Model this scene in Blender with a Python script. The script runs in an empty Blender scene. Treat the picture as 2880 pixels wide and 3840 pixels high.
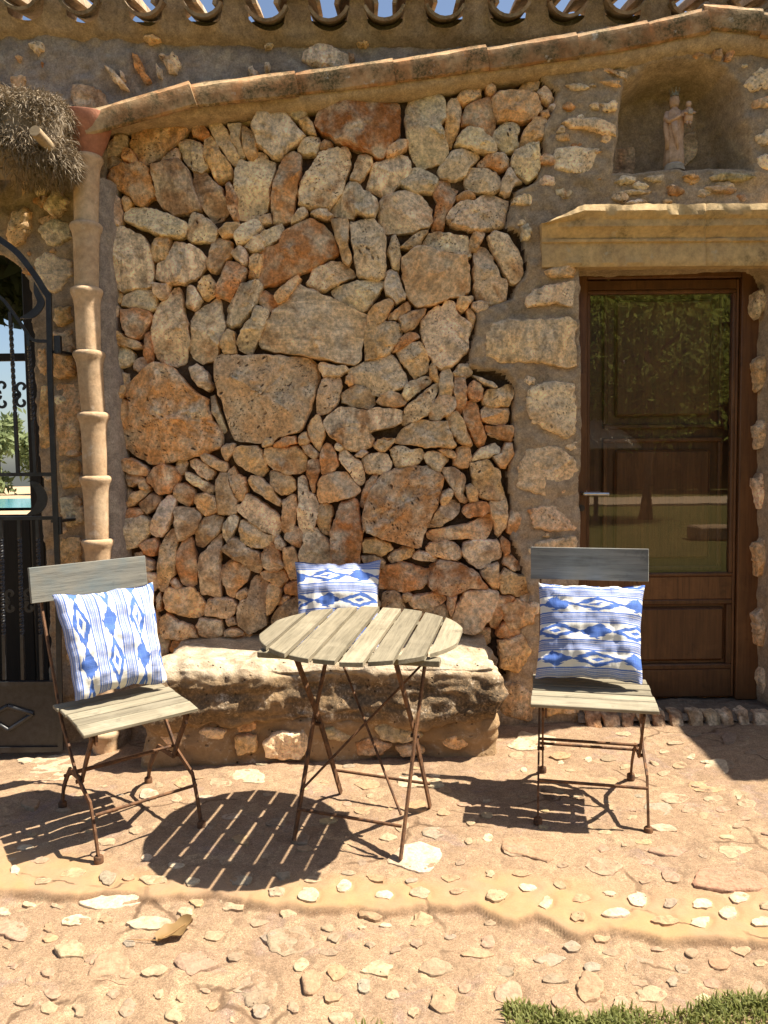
import bpy, math, random
import numpy as np
from mathutils import Vector, Matrix, Euler, noise as mn
from math import radians, sin, cos, pi, sqrt, atan2
rnd = random.Random(7)
SC = bpy.context.scene
COL = SC.collection
# ------------------------------------------------------------------ camera
CZ, PITCH, ROLL, F = 1.262, radians(3.5), radians(.7), 2884.0
fw = Vector((0, cos(PITCH), -sin(PITCH))); u0 = Vector((0, sin(PITCH), cos(PITCH))); r0 = Vector((1, 0, 0))
cr = cos(ROLL)*r0 - sin(ROLL)*u0
cu = cos(ROLL)*u0 + sin(ROLL)*r0
CAM = Vector((0, 0, CZ))
cam = bpy.data.cameras.new('camera'); co = bpy.data.objects.new('camera', cam); COL.objects.link(co)
cam.sensor_fit = 'HORIZONTAL'; cam.sensor_width = 36; cam.lens = 36*F/2880
cam.clip_start = .05; cam.clip_end = 600
co.matrix_world = Matrix(((cr.x, cu.x, -fw.x, 0), (cr.y, cu.y, -fw.y, 0), (cr.z, cu.z, -fw.z, CZ), (0, 0, 0, 1)))
SC.camera = co
# ------------------------------------------------------------------ light
SUN_EL, SUN_AZ = radians(60), radians(1.5)          # azimuth: degrees behind the line of the wall, from the right
sdir = Vector((cos(SUN_EL)*cos(SUN_AZ), cos(SUN_EL)*sin(SUN_AZ), sin(SUN_EL)))
w = bpy.data.worlds.new('World'); SC.world = w; w.use_nodes = True
sky = w.node_tree.nodes.new('ShaderNodeTexSky'); sky.sky_type = 'NISHITA'; sky.sun_disc = False
sky.sun_elevation = SUN_EL; sky.sun_rotation = radians(90) - SUN_AZ
sky.air_density = 1.0; sky.dust_density = 1.8; sky.ozone_density = 1.0
bg = w.node_tree.nodes['Background']; bg.inputs[1].default_value = .06
w.node_tree.links.new(sky.outputs[0], bg.inputs[0])
sl = bpy.data.lights.new('sun', 'SUN'); sl.energy = 4.8; sl.angle = radians(.53); sl.color = (1, .92, .79)
so = bpy.data.objects.new('sun', sl); COL.objects.link(so); so.location = (6, 1, 10)
so.rotation_euler = sdir.to_track_quat('Z', 'Y').to_euler()
SC.view_settings.view_transform = 'Standard'; SC.view_settings.look = 'None'
SC.view_settings.exposure = 1.4; SC.view_settings.gamma = 1; SC.view_settings.use_curve_mapping = False
try:
    SC.cycles.max_bounces = 8; SC.cycles.diffuse_bounces = 5; SC.cycles.caustics_reflective = False
except Exception: pass
# ------------------------------------------------------------------ measuring helpers
YW = 3.58                                            # plane of the house wall
def ray(u, v): return fw + cr*((u-1440)/F) - cu*((v-1920)/F)
def onY(u, v, y=YW):
    d = ray(u, v); return CAM + d*(y/d.y)
def onP(u, v, p, n):
    d = ray(u, v); return CAM + d*((p-CAM).dot(n)/d.dot(n))
def sst(a, b, x):
    t = np.clip((x-a)/(b-a), 0, 1); return t*t*(3-2*t)
def gz(x, y):
    t = min(max((y-2.9)/.6, 0), 1); t = t*t*(3-2*t)
    return .035*(y-2.7) + .03*min(x-.7, 0)*t
def onG(u, v, h=0.0):
    d = ray(u, v); z = 0.0
    for i in range(50):
        p = CAM + d*((z+h-CZ)/d.z); z = .5*z + .5*gz(p.x, p.y)
    return p
# ------------------------------------------------------------------ objects
def tag(o, label=None, cat=None, group=None, kind=None):
    if label: o['label'] = label
    if cat: o['category'] = cat
    if group: o['group'] = group
    if kind: o['kind'] = kind
    return o
def empty(name, loc=(0, 0, 0), rot=None, label=None, cat=None, group=None, kind=None):
    o = bpy.data.objects.new(name, None); COL.objects.link(o); o.location = loc; o.empty_display_size = .1
    if rot is not None: o.rotation_euler = rot
    return tag(o, label, cat, group, kind)
def mesh_obj(name, me, m, parent=None):
    o = bpy.data.objects.new(name, me); COL.objects.link(o)
    if m and not me.materials: me.materials.append(m)
    if parent: o.parent = parent
    return o
class MB:
    def __init__(s): s.v = []; s.f = []
    def add(s, vs, fs):
        b = len(s.v); s.v += [tuple(p) for p in vs]; s.f += [tuple(b+i for i in q) for q in fs]
    def box(s, c, h, R=None):
        c = Vector(c); vs = []
        for x in (-1, 1):
            for y in (-1, 1):
                for z in (-1, 1):
                    p = Vector((x*h[0], y*h[1], z*h[2])); vs.append(c + (R @ p if R else p))
        s.add(vs, [(0, 1, 3, 2), (4, 6, 7, 5), (0, 4, 5, 1), (2, 3, 7, 6), (0, 2, 6, 4), (1, 5, 7, 3)])
    def bbox(s, c, h, b=.003, R=None):
        """box with bevelled edges"""
        c = Vector(c); pts = []
        def P(x, y, z):
            p = Vector((x, y, z)); pts.append(c + (R @ p if R else p)); return len(pts)-1
        hx, hy, hz = h; X = {}
        for x in (-1, 1):
            for y in (-1, 1):
                for z in (-1, 1):
                    X[x, y, z] = (P(x*hx, y*(hy-b), z*(hz-b)), P(x*(hx-b), y*hy, z*(hz-b)), P(x*(hx-b), y*(hy-b), z*hz))
        fs = []
        S = (-1, 1)
        for a in S:
            q = [X[a, -1, -1][0], X[a, 1, -1][0], X[a, 1, 1][0], X[a, -1, 1][0]]; fs.append(q if a > 0 else q[::-1])
            q = [X[-1, a, -1][1], X[-1, a, 1][1], X[1, a, 1][1], X[1, a, -1][1]]; fs.append(q if a > 0 else q[::-1])
            q = [X[-1, -1, a][2], X[1, -1, a][2], X[1, 1, a][2], X[-1, 1, a][2]]; fs.append(q if a > 0 else q[::-1])
        for a in S:
            for d in S:
                q = [X[a, d, -1][0], X[a, d, -1][1], X[a, d, 1][1], X[a, d, 1][0]]; fs.append(q if a*d > 0 else q[::-1])
                q = [X[a, -1, d][2], X[a, -1, d][0], X[a, 1, d][0], X[a, 1, d][2]]; fs.append(q if a*d < 0 else q[::-1])
                q = [X[-1, a, d][1], X[-1, a, d][2], X[1, a, d][2], X[1, a, d][1]]; fs.append(q if a*d < 0 else q[::-1])
                for e in S:
                    q = list(X[a, d, e]); fs.append(q if a*d*e > 0 else q[::-1])
        s.add(pts, fs)
    def bar(s, p, q, w, t, up=(0, 0, 1), b=0):
        p = Vector(p); q = Vector(q); d = q-p; L = d.length; d.normalize(); up = Vector(up)
        a = up.cross(d)
        if a.length < 1e-4: a = Vector((1, 0, 0)).cross(d)
        a.normalize(); c = d.cross(a); R = Matrix((a, c, d)).transposed()
        (s.bbox((p+q)/2, (w/2, t/2, L/2), b, R) if b else s.box((p+q)/2, (w/2, t/2, L/2), R))
    def sweep(s, pts, prof, up=(0, 0, 1), caps=True, twist=0, scale=None):
        """prof: list of (a,b) offsets; swept along pts"""
        pts = [Vector(p) for p in pts]; n = len(prof); up = Vector(up); vs = []; fs = []
        for i, p in enumerate(pts):
            d = (pts[min(i+1, len(pts)-1)] - pts[max(i-1, 0)]).normalized()
            a = up.cross(d)
            if a.length < 1e-4: a = Vector((1, 0, 0)).cross(d)
            a.normalize(); c = d.cross(a); t = twist*i; k = scale[i] if scale else 1
            for x, y in prof:
                X = (x*cos(t)-y*sin(t))*k; Y = (x*sin(t)+y*cos(t))*k
                vs.append(p + a*X + c*Y)
        for i in range(len(pts)-1):
            for j in range(n):
                fs.append((i*n+j, i*n+(j+1) % n, (i+1)*n+(j+1) % n, (i+1)*n+j))
        if caps: fs += [tuple(range(n))[::-1], tuple((len(pts)-1)*n+j for j in range(n))]
        s.add(vs, fs)
    def tube(s, pts, r, n=8, scale=None, up=(0, 0, 1)):
        s.sweep(pts, [(r*cos(2*pi*j/n), r*sin(2*pi*j/n)) for j in range(n)], up, True, 0, scale)
    def flat(s, pts, w, t, up=(0, 0, 1), scale=None):
        s.sweep(pts, [(-w/2, -t/2), (w/2, -t/2), (w/2, t/2), (-w/2, t/2)], up, True, 0, scale)
    def lathe(s, prof, c=(0, 0, 0), n=20, sx=1, sy=1, mod=None):
        c = Vector(c); vs = []; fs = []
        for k, (r, z) in enumerate(prof):
            for j in range(n):
                a = 2*pi*j/n; q = r*(mod(a, z) if mod else 1)
                vs.append(c + Vector((q*cos(a)*sx, q*sin(a)*sy, z)))
        for k in range(len(prof)-1):
            for j in range(n):
                fs.append((k*n+j, k*n+(j+1) % n, (k+1)*n+(j+1) % n, (k+1)*n+j))
        if prof[0][0] > 1e-4: fs.append(tuple(range(n))[::-1])
        if prof[-1][0] > 1e-4: fs.append(tuple((len(prof)-1)*n+j for j in range(n)))
        s.add(vs, fs)
    def mesh(s, name, smooth=None):
        me = bpy.data.meshes.new(name); me.from_pydata(s.v, [], s.f); me.validate(); me.update()
        if smooth is not None:
            me.shade_smooth()
            if smooth < 180: me.set_sharp_from_angle(angle=radians(smooth))
        return me
    def build(s, name, m, parent=None, smooth=None): return mesh_obj(name, s.mesh(name, smooth), m, parent)
def grid_mesh(name, V, quads, smooth=None):
    me = bpy.data.meshes.new(name); V = np.asarray(V, dtype=np.float32); Q = np.asarray(quads, dtype=np.int32)
    used = np.unique(Q); mp = np.zeros(len(V), dtype=np.int32); mp[used] = np.arange(len(used)); V = V[used]; Q = mp[Q]
    me.vertices.add(len(V)); me.vertices.foreach_set('co', V.ravel())
    me.loops.add(Q.size); me.loops.foreach_set('vertex_index', Q.ravel())
    me.polygons.add(len(Q)); me.polygons.foreach_set('loop_start', np.arange(0, Q.size, 4, dtype=np.int32))
    me.polygons.foreach_set('loop_total', np.full(len(Q), 4, dtype=np.int32))
    me.update(calc_edges=True); me.validate()
    if smooth is not None:
        me.shade_smooth()
        if smooth < 180: me.set_sharp_from_angle(angle=radians(smooth))
    return me, used
# value noise on arrays (fast, vectorised)
def vnoise(x, y, seed=0):
    xi = np.floor(x).astype(np.int64); yi = np.floor(y).astype(np.int64); xf = x-xi; yf = y-yi
    def h(a, b):
        n = (a*374761393 + b*668265263 + seed*982451653) & 0xffffffff
        n = ((n ^ (n >> 13))*1274126177) & 0xffffffff; n = n ^ (n >> 16)
        return (n & 0xffff)/65535.0
    uu = xf*xf*(3-2*xf); vv = yf*yf*(3-2*yf)
    return (h(xi, yi)*(1-uu)+h(xi+1, yi)*uu)*(1-vv) + (h(xi, yi+1)*(1-uu)+h(xi+1, yi+1)*uu)*vv
def fbm(x, y, sc, octv=4, seed=0, gain=.5):
    t = 0; a = 1; n = 0
    for k in range(octv):
        t = t + a*vnoise(x*sc, y*sc, seed+k*17); n += a; a *= gain; sc *= 2.03
    return t/n - .5
def sdpoly(X, Y, P):
    """signed distance to polygon (negative inside)"""
    d2 = np.full(X.shape, 1e9); ins = np.zeros(X.shape, bool); n = len(P)
    for i in range(n):
        ax, ay = P[i]; bx, by = P[(i+1) % n]; ex, ey = bx-ax, by-ay
        t = np.clip(((X-ax)*ex+(Y-ay)*ey)/(ex*ex+ey*ey+1e-12), 0, 1)
        d2 = np.minimum(d2, (X-ax-t*ex)**2+(Y-ay-t*ey)**2)
        c = ((ay > Y) != (by > Y)) & (X < (bx-ax)*(Y-ay)/(by-ay+1e-12)+ax); ins ^= c
    return np.where(ins, -1, 1)*np.sqrt(d2)
def sdline(X, Y, P):
    d2 = np.full(X.shape, 1e9)
    for i in range(len(P)-1):
        ax, ay = P[i]; bx, by = P[i+1]; ex, ey = bx-ax, by-ay
        t = np.clip(((X-ax)*ex+(Y-ay)*ey)/(ex*ex+ey*ey+1e-12), 0, 1)
        d2 = np.minimum(d2, (X-ax-t*ex)**2+(Y-ay-t*ey)**2)
    return np.sqrt(d2)
# ------------------------------------------------------------------ materials
class S:                                             # a socket with arithmetic
    def __init__(s, g, k): s.g = g; s.k = k
    def _m(s, op, *a): return s.g.math(op, s, *a)
    def __add__(s, o): return s._m('ADD', o)
    __radd__ = __add__
    def __sub__(s, o): return s._m('SUBTRACT', o)
    def __rsub__(s, o): return s.g.math('SUBTRACT', o, s)
    def __mul__(s, o): return s._m('MULTIPLY', o)
    __rmul__ = __mul__
    def __truediv__(s, o): return s._m('DIVIDE', o)
    def __lt__(s, o): return s._m('LESS_THAN', o)
    def __gt__(s, o): return s._m('GREATER_THAN', o)
    def abs(s): return s._m('ABSOLUTE')
    def floor(s): return s._m('FLOOR')
    def fract(s): return s._m('FRACT')
    def max(s, o): return s._m('MAXIMUM', o)
    def min(s, o): return s._m('MINIMUM', o)
    def pow(s, o): return s._m('POWER', o)
class Mat:
    def __init__(s, name, rough=.85, spec=.3):
        s.m = bpy.data.materials.new(name); s.m.use_nodes = True; s.t = s.m.node_tree; s.p = s.t.nodes['Principled BSDF']
        s.p.inputs['Roughness'].default_value = rough
        s.p.inputs['Specular IOR Level'].default_value = spec
    def n(s, typ, ins=None, **props):
        x = s.t.nodes.new('ShaderNode'+typ)
        for k, v in props.items(): setattr(x, k, v)
        for k, v in (ins or {}).items(): s.set(x.inputs[k], v)
        return x
    def set(s, inp, v):
        if isinstance(v, S): s.t.links.new(v.k, inp)
        elif hasattr(v, 'is_linked'): s.t.links.new(v, inp)
        else:
            if isinstance(v, (tuple, list)) and len(v) == 3 and inp.type == 'RGBA': v = (*v, 1)
            inp.default_value = v
    def math(s, op, *a):
        x = s.n('Math', operation=op)
        for i, v in enumerate(a): s.set(x.inputs[i], v)
        return S(s, x.outputs[0])
    def pos(s): return s.n('NewGeometry').outputs['Position']
    def obj(s): return s.n('TexCoord').outputs['Object']
    def uv(s): return s.n('TexCoord').outputs['UV']
    def map(s, vec, scale=(1, 1, 1), loc=(0, 0, 0), rot=(0, 0, 0)):
        return s.n('Mapping', {'Vector': vec, 'Scale': scale, 'Location': loc, 'Rotation': rot}).outputs[0]
    def noise(s, vec, scale, detail=4, rough=.6, dist=0):
        return S(s, s.n('TexNoise', {'Vector': vec, 'Scale': scale, 'Detail': detail, 'Roughness': rough, 'Distortion': dist}).outputs[0])
    def voro(s, vec, scale, feature='F1', rand=1):
        return S(s, s.n('TexVoronoi', {'Vector': vec, 'Scale': scale, 'Randomness': rand}, feature=feature).outputs['Distance'])
    def ramp(s, fac, *st, interp='LINEAR'):
        x = s.n('ValToRGB', {'Fac': fac}); e = x.color_ramp.elements; x.color_ramp.interpolation = interp
        while len(e) < len(st): e.new(.5)
        for i, (p, c) in enumerate(st):
            e[i].position = p; e[i].color = (c, c, c, 1) if isinstance(c, (int, float)) else (*c, 1)
        return S(s, x.outputs[0])
    def mix(s, fac, a, b, mode='MIX'):
        x = s.n('Mix', data_type='RGBA', blend_type=mode)
        s.set(x.inputs[0], fac); s.set(x.inputs[6], a); s.set(x.inputs[7], b)
        return S(s, x.outputs[2])
    def sep(s, vec):
        x = s.n('SeparateXYZ', {0: vec}); return [S(s, x.outputs[i]) for i in range(3)]
    def attr(s, name): return s.n('Attribute', attribute_name=name)
    def bump(s, h, strength=.5, dist=.01, normal=None):
        x = s.n('Bump', {'Height': h, 'Strength': strength, 'Distance': dist})
        if normal: s.set(x.inputs['Normal'], normal)
        return x.outputs[0]
    def out(s, col=None, normal=None, rough=None, metal=None):
        if col is not None: s.set(s.p.inputs['Base Color'], col)
        if normal is not None: s.set(s.p.inputs['Normal'], normal)
        if rough is not None: s.set(s.p.inputs['Roughness'], rough)
        if metal is not None: s.set(s.p.inputs['Metallic'], metal)
        return s.m
def m_stone():
    """colour comes from each stone's own object colour; its alpha is how porous it is"""
    g = Mat('stone', .92, .2); P = g.pos(); oi = g.n('ObjectInfo'); c = oi.outputs['Color']; por = S(g, oi.outputs['Alpha'])
    rn = S(g, oi.outputs['Random'])
    off = g.n('CombineXYZ', {0: rn*7.0, 1: rn*3.0, 2: rn*5.0}).outputs[0]
    V = g.n('VectorMath', {0: P, 1: off}, operation='ADD').outputs[0]
    rot = g.n('VectorRotate', {'Vector': V, 'Angle': rn*6.28}, rotation_type='Y_AXIS').outputs[0]
    big = g.noise(V, 11, 3, .55); fine = g.noise(V, 70, 5, .7); med = g.noise(V, 30, 5, .65, .4)
    st = g.noise(g.map(rot, (9, 9, 34)), 1, 4, .6, .5)
    col = g.mix(g.ramp(big, (.42, 0), (.66, 1)), c, (.62, .475, .315))
    rust = g.ramp(g.noise(V, 8.5, 4, .6, .6), (.51, 0), (.67, .85))*g.ramp((rn*7.31).fract(), (.15, .15), (.8, 1))
    col = g.mix(rust, col, (.42, .21, .085))
    col = g.mix(1.0, col, g.ramp(med, (.28, .7), (.5, 1.06), (.72, 1.32)), 'MULTIPLY')
    col = g.mix((rn*3.77).fract()*.85+.1, col, g.ramp(st, (.32, .55), (.66, 1.4)), 'MULTIPLY')
    col = g.mix(.8, col, g.ramp(fine, (.33, .58), (.62, 1.45)), 'MULTIPLY')
    vd = g.voro(g.map(rot, (1, 1, .55)), 95); vb = g.voro(g.map(rot, (1, 1, .45)), 32)
    msk = g.ramp(g.noise(V, 16, 2, .5), (.44, 0), (.56, 1))
    pits = g.ramp(vd, (.10, 1), (.30, 0))*msk*g.ramp(por, (.15, 0), (.7, 1))
    pitb = g.ramp(vb+g.noise(V, 90, 2, .5)*.12, (.16, 1), (.24, 0))*g.ramp(g.noise(V, 17, 1, .5), (.47, 0), (.54, 1))*g.ramp(por, (.4, 0), (.75, 1))
    pt = pits.max(pitb)
    col = g.mix((rn*5.13).fract()*.6, col, g.ramp(g.noise(V, 26, 5, .72, .6), (.36, .6), (.5, 1.0), (.64, 1.3)), 'MULTIPLY')
    col = g.mix(pt*.88, col, (.07, .037, .018))
    h = med*.5 + fine*.3 + st*.25 - pits*.3 - pitb*.7 + g.noise(V, 170, 3, .6)*.12
    b = g.bump(h, 1.0, .02)
    return g.out(col, b)
def m_mortar(name, c1, c2, c3, sc=1.0, bd=.012):
    g = Mat(name, .95, .15); P = g.pos()
    a = g.noise(P, 3.2*sc, 5, .6, .5); b = g.noise(P, 14*sc, 5, .65, .3); f = g.noise(P, 130, 5, .75)
    col = g.mix(g.ramp(a, (.38, 0), (.62, 1)), c1, c2)
    col = g.mix(g.ramp(b, (.5, 0), (.7, .8)), col, c3)
    col = g.mix(.8, col, g.ramp(f, (.3, .55), (.66, 1.35)), 'MULTIPLY')
    col = g.mix(.6, col, g.ramp(g.noise(P, 30*sc, 5, .7, .4), (.32, .5), (.66, 1.35)), 'MULTIPLY')
    col = g.mix(g.ramp(g.voro(P, 60), (.02, .5), (.1, 0)), col, (.09, .06, .04))
    h = b*.6 + f*.3 + g.noise(P, 45, 4, .6)*.4
    return g.out(col, g.bump(h, .9, bd))
def m_paver():
    g = Mat('paving_stone', .93, .15); P = g.pos(); c = g.n('ObjectInfo').outputs['Color']
    a = g.noise(P, 16, 4, .6, .4); f = g.noise(P, 75, 5, .7)
    col = g.mix(g.ramp(a, (.48, 0), (.66, .75)), c, (.30, .205, .125))
    col = g.mix(.7, col, g.ramp(f, (.33, .6), (.64, 1.2)), 'MULTIPLY')
    pit = g.ramp(g.voro(P, 60), (.06, 1), (.16, 0))*g.ramp(g.noise(P, 20, 2, .5), (.52, 0), (.6, 1))
    col = g.mix(pit*.7, col, (.12, .07, .04))
    return g.out(col, g.bump(a*.5+f*.5-pit*.5, .9, .01))
def m_ground():
    g = Mat('patio_mortar', .95, .12); P = g.pos(); band = S(g, g.attr('band').outputs['Fac'])
    a = g.noise(P, 2.6, 5, .6, .6); b = g.noise(P, 9, 5, .65, .4); f = g.noise(P, 160, 5, .8); s = g.noise(P, 420, 2, .6); edge = S(g, g.attr('edge').outputs['Fac']); c2 = g.noise(P, 4.6, 6, .7, .8)
    col = g.mix(g.ramp(a, (.36, 0), (.64, 1)), (.325, .218, .132), (.25, .165, .102))
    col = g.mix(g.ramp(c2, (.55, 0), (.66, .85)), col, (.265, .185, .14))
    col = g.mix(g.ramp(g.noise(P, 7.3, 6, .75, .5), (.53, 0), (.66, .9)), col, (.40, .285, .17))
    col = g.mix(g.ramp(b, (.52, 0), (.7, .7)), col, (.31, .205, .135))
    bc = g.mix(g.ramp(g.noise(P, 5, 4, .6, .3), (.35, 0), (.65, 1)), (.355, .22, .105), (.315, .205, .122))
    col = g.mix(band, col, bc)
    col = g.mix(edge, col, (.15, .085, .045))
    col = g.mix((1-band)*.75+.2, col, g.ramp(f, (.3, .55), (.66, 1.3)), 'MULTIPLY')
    col = g.mix((1-band)*.5+.15, col, g.ramp(g.noise(P, 34, 5, .7, .3), (.3, .66), (.68, 1.22)), 'MULTIPLY')
    col = g.mix((1-band)*.8, col, g.ramp(s, (.35, .6), (.6, 1.2)), 'MULTIPLY')
    col = g.mix((1-band)*g.ramp(g.voro(P, 85), (.06, .35), (.16, 0)), col, (.66, .55, .40))
    col = g.mix((1-band)*g.ramp(g.voro(g.map(P, loc=(3, 1, 0)), 40), (.03, .5), (.07, 0)), col, (.15, .1, .07))
    wv = g.n('VectorMath', {0: P, 1: g.n('VectorMath', {0: g.n('TexNoise', {'Vector': P, 'Scale': 6.0, 'Detail': 4.0}).outputs['Color'], 1: (.16, .16, .16)}, operation='MULTIPLY').outputs[0]}, operation='ADD').outputs[0]
    ck = g.ramp(g.voro(g.map(wv, (1.5, 2.4, 1)), 1.0, 'DISTANCE_TO_EDGE'), (.004, 1), (.014, 0))*g.ramp(g.noise(P, 3.1, 3, .6), (.5, 0), (.56, 1))
    col = g.mix(ck*.75, col, (.10, .06, .035))
    h = (b*.5 + g.noise(P, 50, 4, .6)*.4 + f*.35)*(1-band*.7) - ck*.6
    return g.out(col, g.bump(h, .8, .006))
def m_terracotta(name, c1, c2, lichen=.5, pale_stain=(.55, .5, .42), lz=(.48, .62)):
    g = Mat(name, .9, .2); P = g.pos()
    a = g.noise(P, 7, 4, .6, .4); b = g.noise(P, 40, 5, .7); l = g.noise(P, 6.3, 6, .7, .2)
    col = g.mix(g.ramp(a, (.38, 0), (.62, 1)), c1, c2)
    col = g.mix(.7, col, g.ramp(b, (.3, .62), (.7, 1.25)), 'MULTIPLY')
    col = g.mix(1, col, g.ramp(S(g, g.n('ObjectInfo').outputs['Random']), (0, .8), (1, 1.12)), 'MULTIPLY')
    spk = g.ramp(g.noise(P, 90, 3, .7), (.42, 1), (.62, .35))
    col = g.mix(g.ramp(l, (lz[0], 0), (lz[1], lichen))*spk, col, (.075, .065, .03))
    col = g.mix(g.ramp(g.noise(P, 15, 5, .7), (.62, 0), (.7, lichen)), col, pale_stain)  # matte pale stain patches scattered at random
    return g.out(col, g.bump(b*.5+g.noise(P, 120, 3, .6)*.3, .6, .006))
def m_wood(name, c1, c2, c3, axis=0, rough=.8, gs=1.0, spec=.25, gap=0.0):
    g = Mat(name, rough, spec); O = g.obj(); oi = S(g, g.n('ObjectInfo').outputs['Random'])
    sc = [26*gs]*3; sc[axis] = 1.6*gs
    off = g.n('CombineXYZ', {0: oi*9.0, 1: oi*5.0, 2: oi*3.0}).outputs[0]
    V = g.n('VectorMath', {0: O, 1: off}, operation='ADD').outputs[0]
    w1 = g.noise(g.map(V, sc), 1, 5, .6, .8); w2 = g.noise(g.map(V, [k*4.2 for k in sc]), 1, 4, .7, .3); bl = g.noise(V, 6*gs, 4, .6, .5)
    col = g.mix(g.ramp(w1, (.36, 0), (.64, 1)), c1, c2)
    col = g.mix(g.ramp(bl, (.48, 0), (.68, .8)), col, c3)
    col = g.mix(.75, col, g.ramp(w2, (.3, .55), (.5, 1), (.7, 1.2)), 'MULTIPLY')
    col = g.mix(1, col, g.ramp(oi, (0, .72), (1, 1.15)), 'MULTIPLY')
    col = g.mix(g.ramp(g.noise(V, 13*gs, 5, .7, .3), (.6, 0), (.7, .55)), col, tuple(k*.5 for k in c2))
    return g.out(col, g.bump(w2*.6+w1*.5, .55, .004))
def m_plain(name, c, rough=.6, spec=.4, metal=0, var=.3, sc=30, c2=None, b=.3):
    g = Mat(name, rough, spec); P = g.pos(); n = g.noise(P, sc, 5, .7)
    col = g.mix(g.ramp(n, (.35, 0), (.65, 1)), tuple(k*(1-var) for k in c), c2 or tuple(min(1, k*(1+var)) for k in c))
    return g.out(col, g.bump(n, b, .004), None, metal)
def m_ikat():
    g = Mat('ikat_fabric', .9, .1); uv = g.uv(); u, v, _ = g.sep(uv)
    K = 3.55; vv = v*K + .62; row = vv.floor(); t = vv.fract()
    jit = S(g, g.n('TexWhiteNoise', {'Vector': g.n('CombineXYZ', {0: (v*62).floor(), 1: row}).outputs[0]}, noise_dimensions='2D').outputs[0])
    wob = (g.noise(uv, 26, 3, .6)-.5)*.05
    q = u*1.3 + row*.5 + .08 + (jit-.5)*.085 + wob
    dx = ((q+.5).fract()-.5).abs(); d2 = (q.fract()-.5).abs()
    dy = ((t-.29).abs()/.285)
    sol = (dx*4.9 + dy*.98) < 1
    o1 = (d2*3.1 + dy*.95) < 1
    o2 = (d2*5.3 + dy*1.75) < 1
    o3 = (d2*12.0 + dy*3.6) < 1
    dia = sol.max(o1 - o2 + o3)*(t < .58)
    sv = (t-.58)/.42
    stripe = g.ramp(sv, (0, .95), (.13, .08), (.17, .75), (.29, .9), (.33, .2), (.36, .8), (.47, .3), (.50, .85), (.61, .7), (.65, .15), (.69, .8), (.79, .2), (.83, .95), (.97, .05), interp='CONSTANT')
    st = stripe*(t > .58)
    f = (dia + st).min(1.0)
    thr = g.noise(g.map(uv, (260, 8, 1)), 1, 2, .5)*.5 + g.noise(g.map(uv, (8, 260, 1)), 1, 2, .5)*.5
    blue = g.mix(g.ramp(thr, (.35, 0), (.65, 1)), (.06, .125, .40), (.11, .195, .49))
    col = g.mix(f, (.74, .71, .64), blue)
    col = g.mix(.5, col, g.ramp(thr, (.3, .8), (.7, 1.1)), 'MULTIPLY')
    wr = g.noise(g.map(uv, (5.5, 2.2, 1)), 1, 3, .55, 1.2)+g.noise(g.map(uv, (2.5, 7, 1), (3, 1, 0)), 1, 3, .5, .8)*.6
    return g.out(col, g.bump(thr, .35, .002, g.bump(wr, .35, .014)))
def m_glass():
    m = bpy.data.materials.new('window_glass'); m.use_nodes = True; t = m.node_tree; t.nodes.clear()
    o = t.nodes.new('ShaderNodeOutputMaterial'); mx = t.nodes.new('ShaderNodeMixShader'); tr = t.nodes.new('ShaderNodeBsdfTransparent')
    gl = t.nodes.new('ShaderNodeBsdfGlossy'); fr = t.nodes.new('ShaderNodeFresnel'); gl.inputs['Roughness'].default_value = .01
    fr.inputs['IOR'].default_value = 2.1; ge = t.nodes.new('ShaderNodeNewGeometry'); mf = t.nodes.new('ShaderNodeMix'); mf.inputs[3].default_value = .08; tr.inputs[0].default_value = (.92, .93, .92, 1)
    nz = t.nodes.new('ShaderNodeTexNoise'); nz.inputs['Scale'].default_value = 5; bp = t.nodes.new('ShaderNodeBump')
    bp.inputs['Strength'].default_value = .03; bp.inputs['Distance'].default_value = .004
    L = t.links.new; L(nz.outputs[0], bp.inputs['Height']); L(bp.outputs[0], gl.inputs['Normal'])
    L(ge.outputs['Backfacing'], mf.inputs[0]); L(fr.outputs[0], mf.inputs[2]); L(mf.outputs[0], mx.inputs[0]); L(tr.outputs[0], mx.inputs[1]); L(gl.outputs[0], mx.inputs[2]); L(mx.outputs[0], o.inputs[0])
    return m
def m_leaf(name, c1, c2, trans=.35):
    g = Mat(name, .6, .3); oi = g.n('NewGeometry'); P = oi.outputs['Position']
    n = g.noise(P, 9, 3, .6); k = S(g, oi.outputs['Random Per Island'])
    col = g.mix((n*.5+k*.5), c1, c2); g.out(col)
    td = g.n('BsdfTranslucent', {'Color': col}); mx = g.n('MixShader', {0: trans}); g.t.links.new(g.p.outputs[0], mx.inputs[1]); g.t.links.new(td.outputs[0], mx.inputs[2])
    g.t.links.new(mx.outputs[0], g.t.nodes['Material Output'].inputs[0]); return g.m
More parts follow.
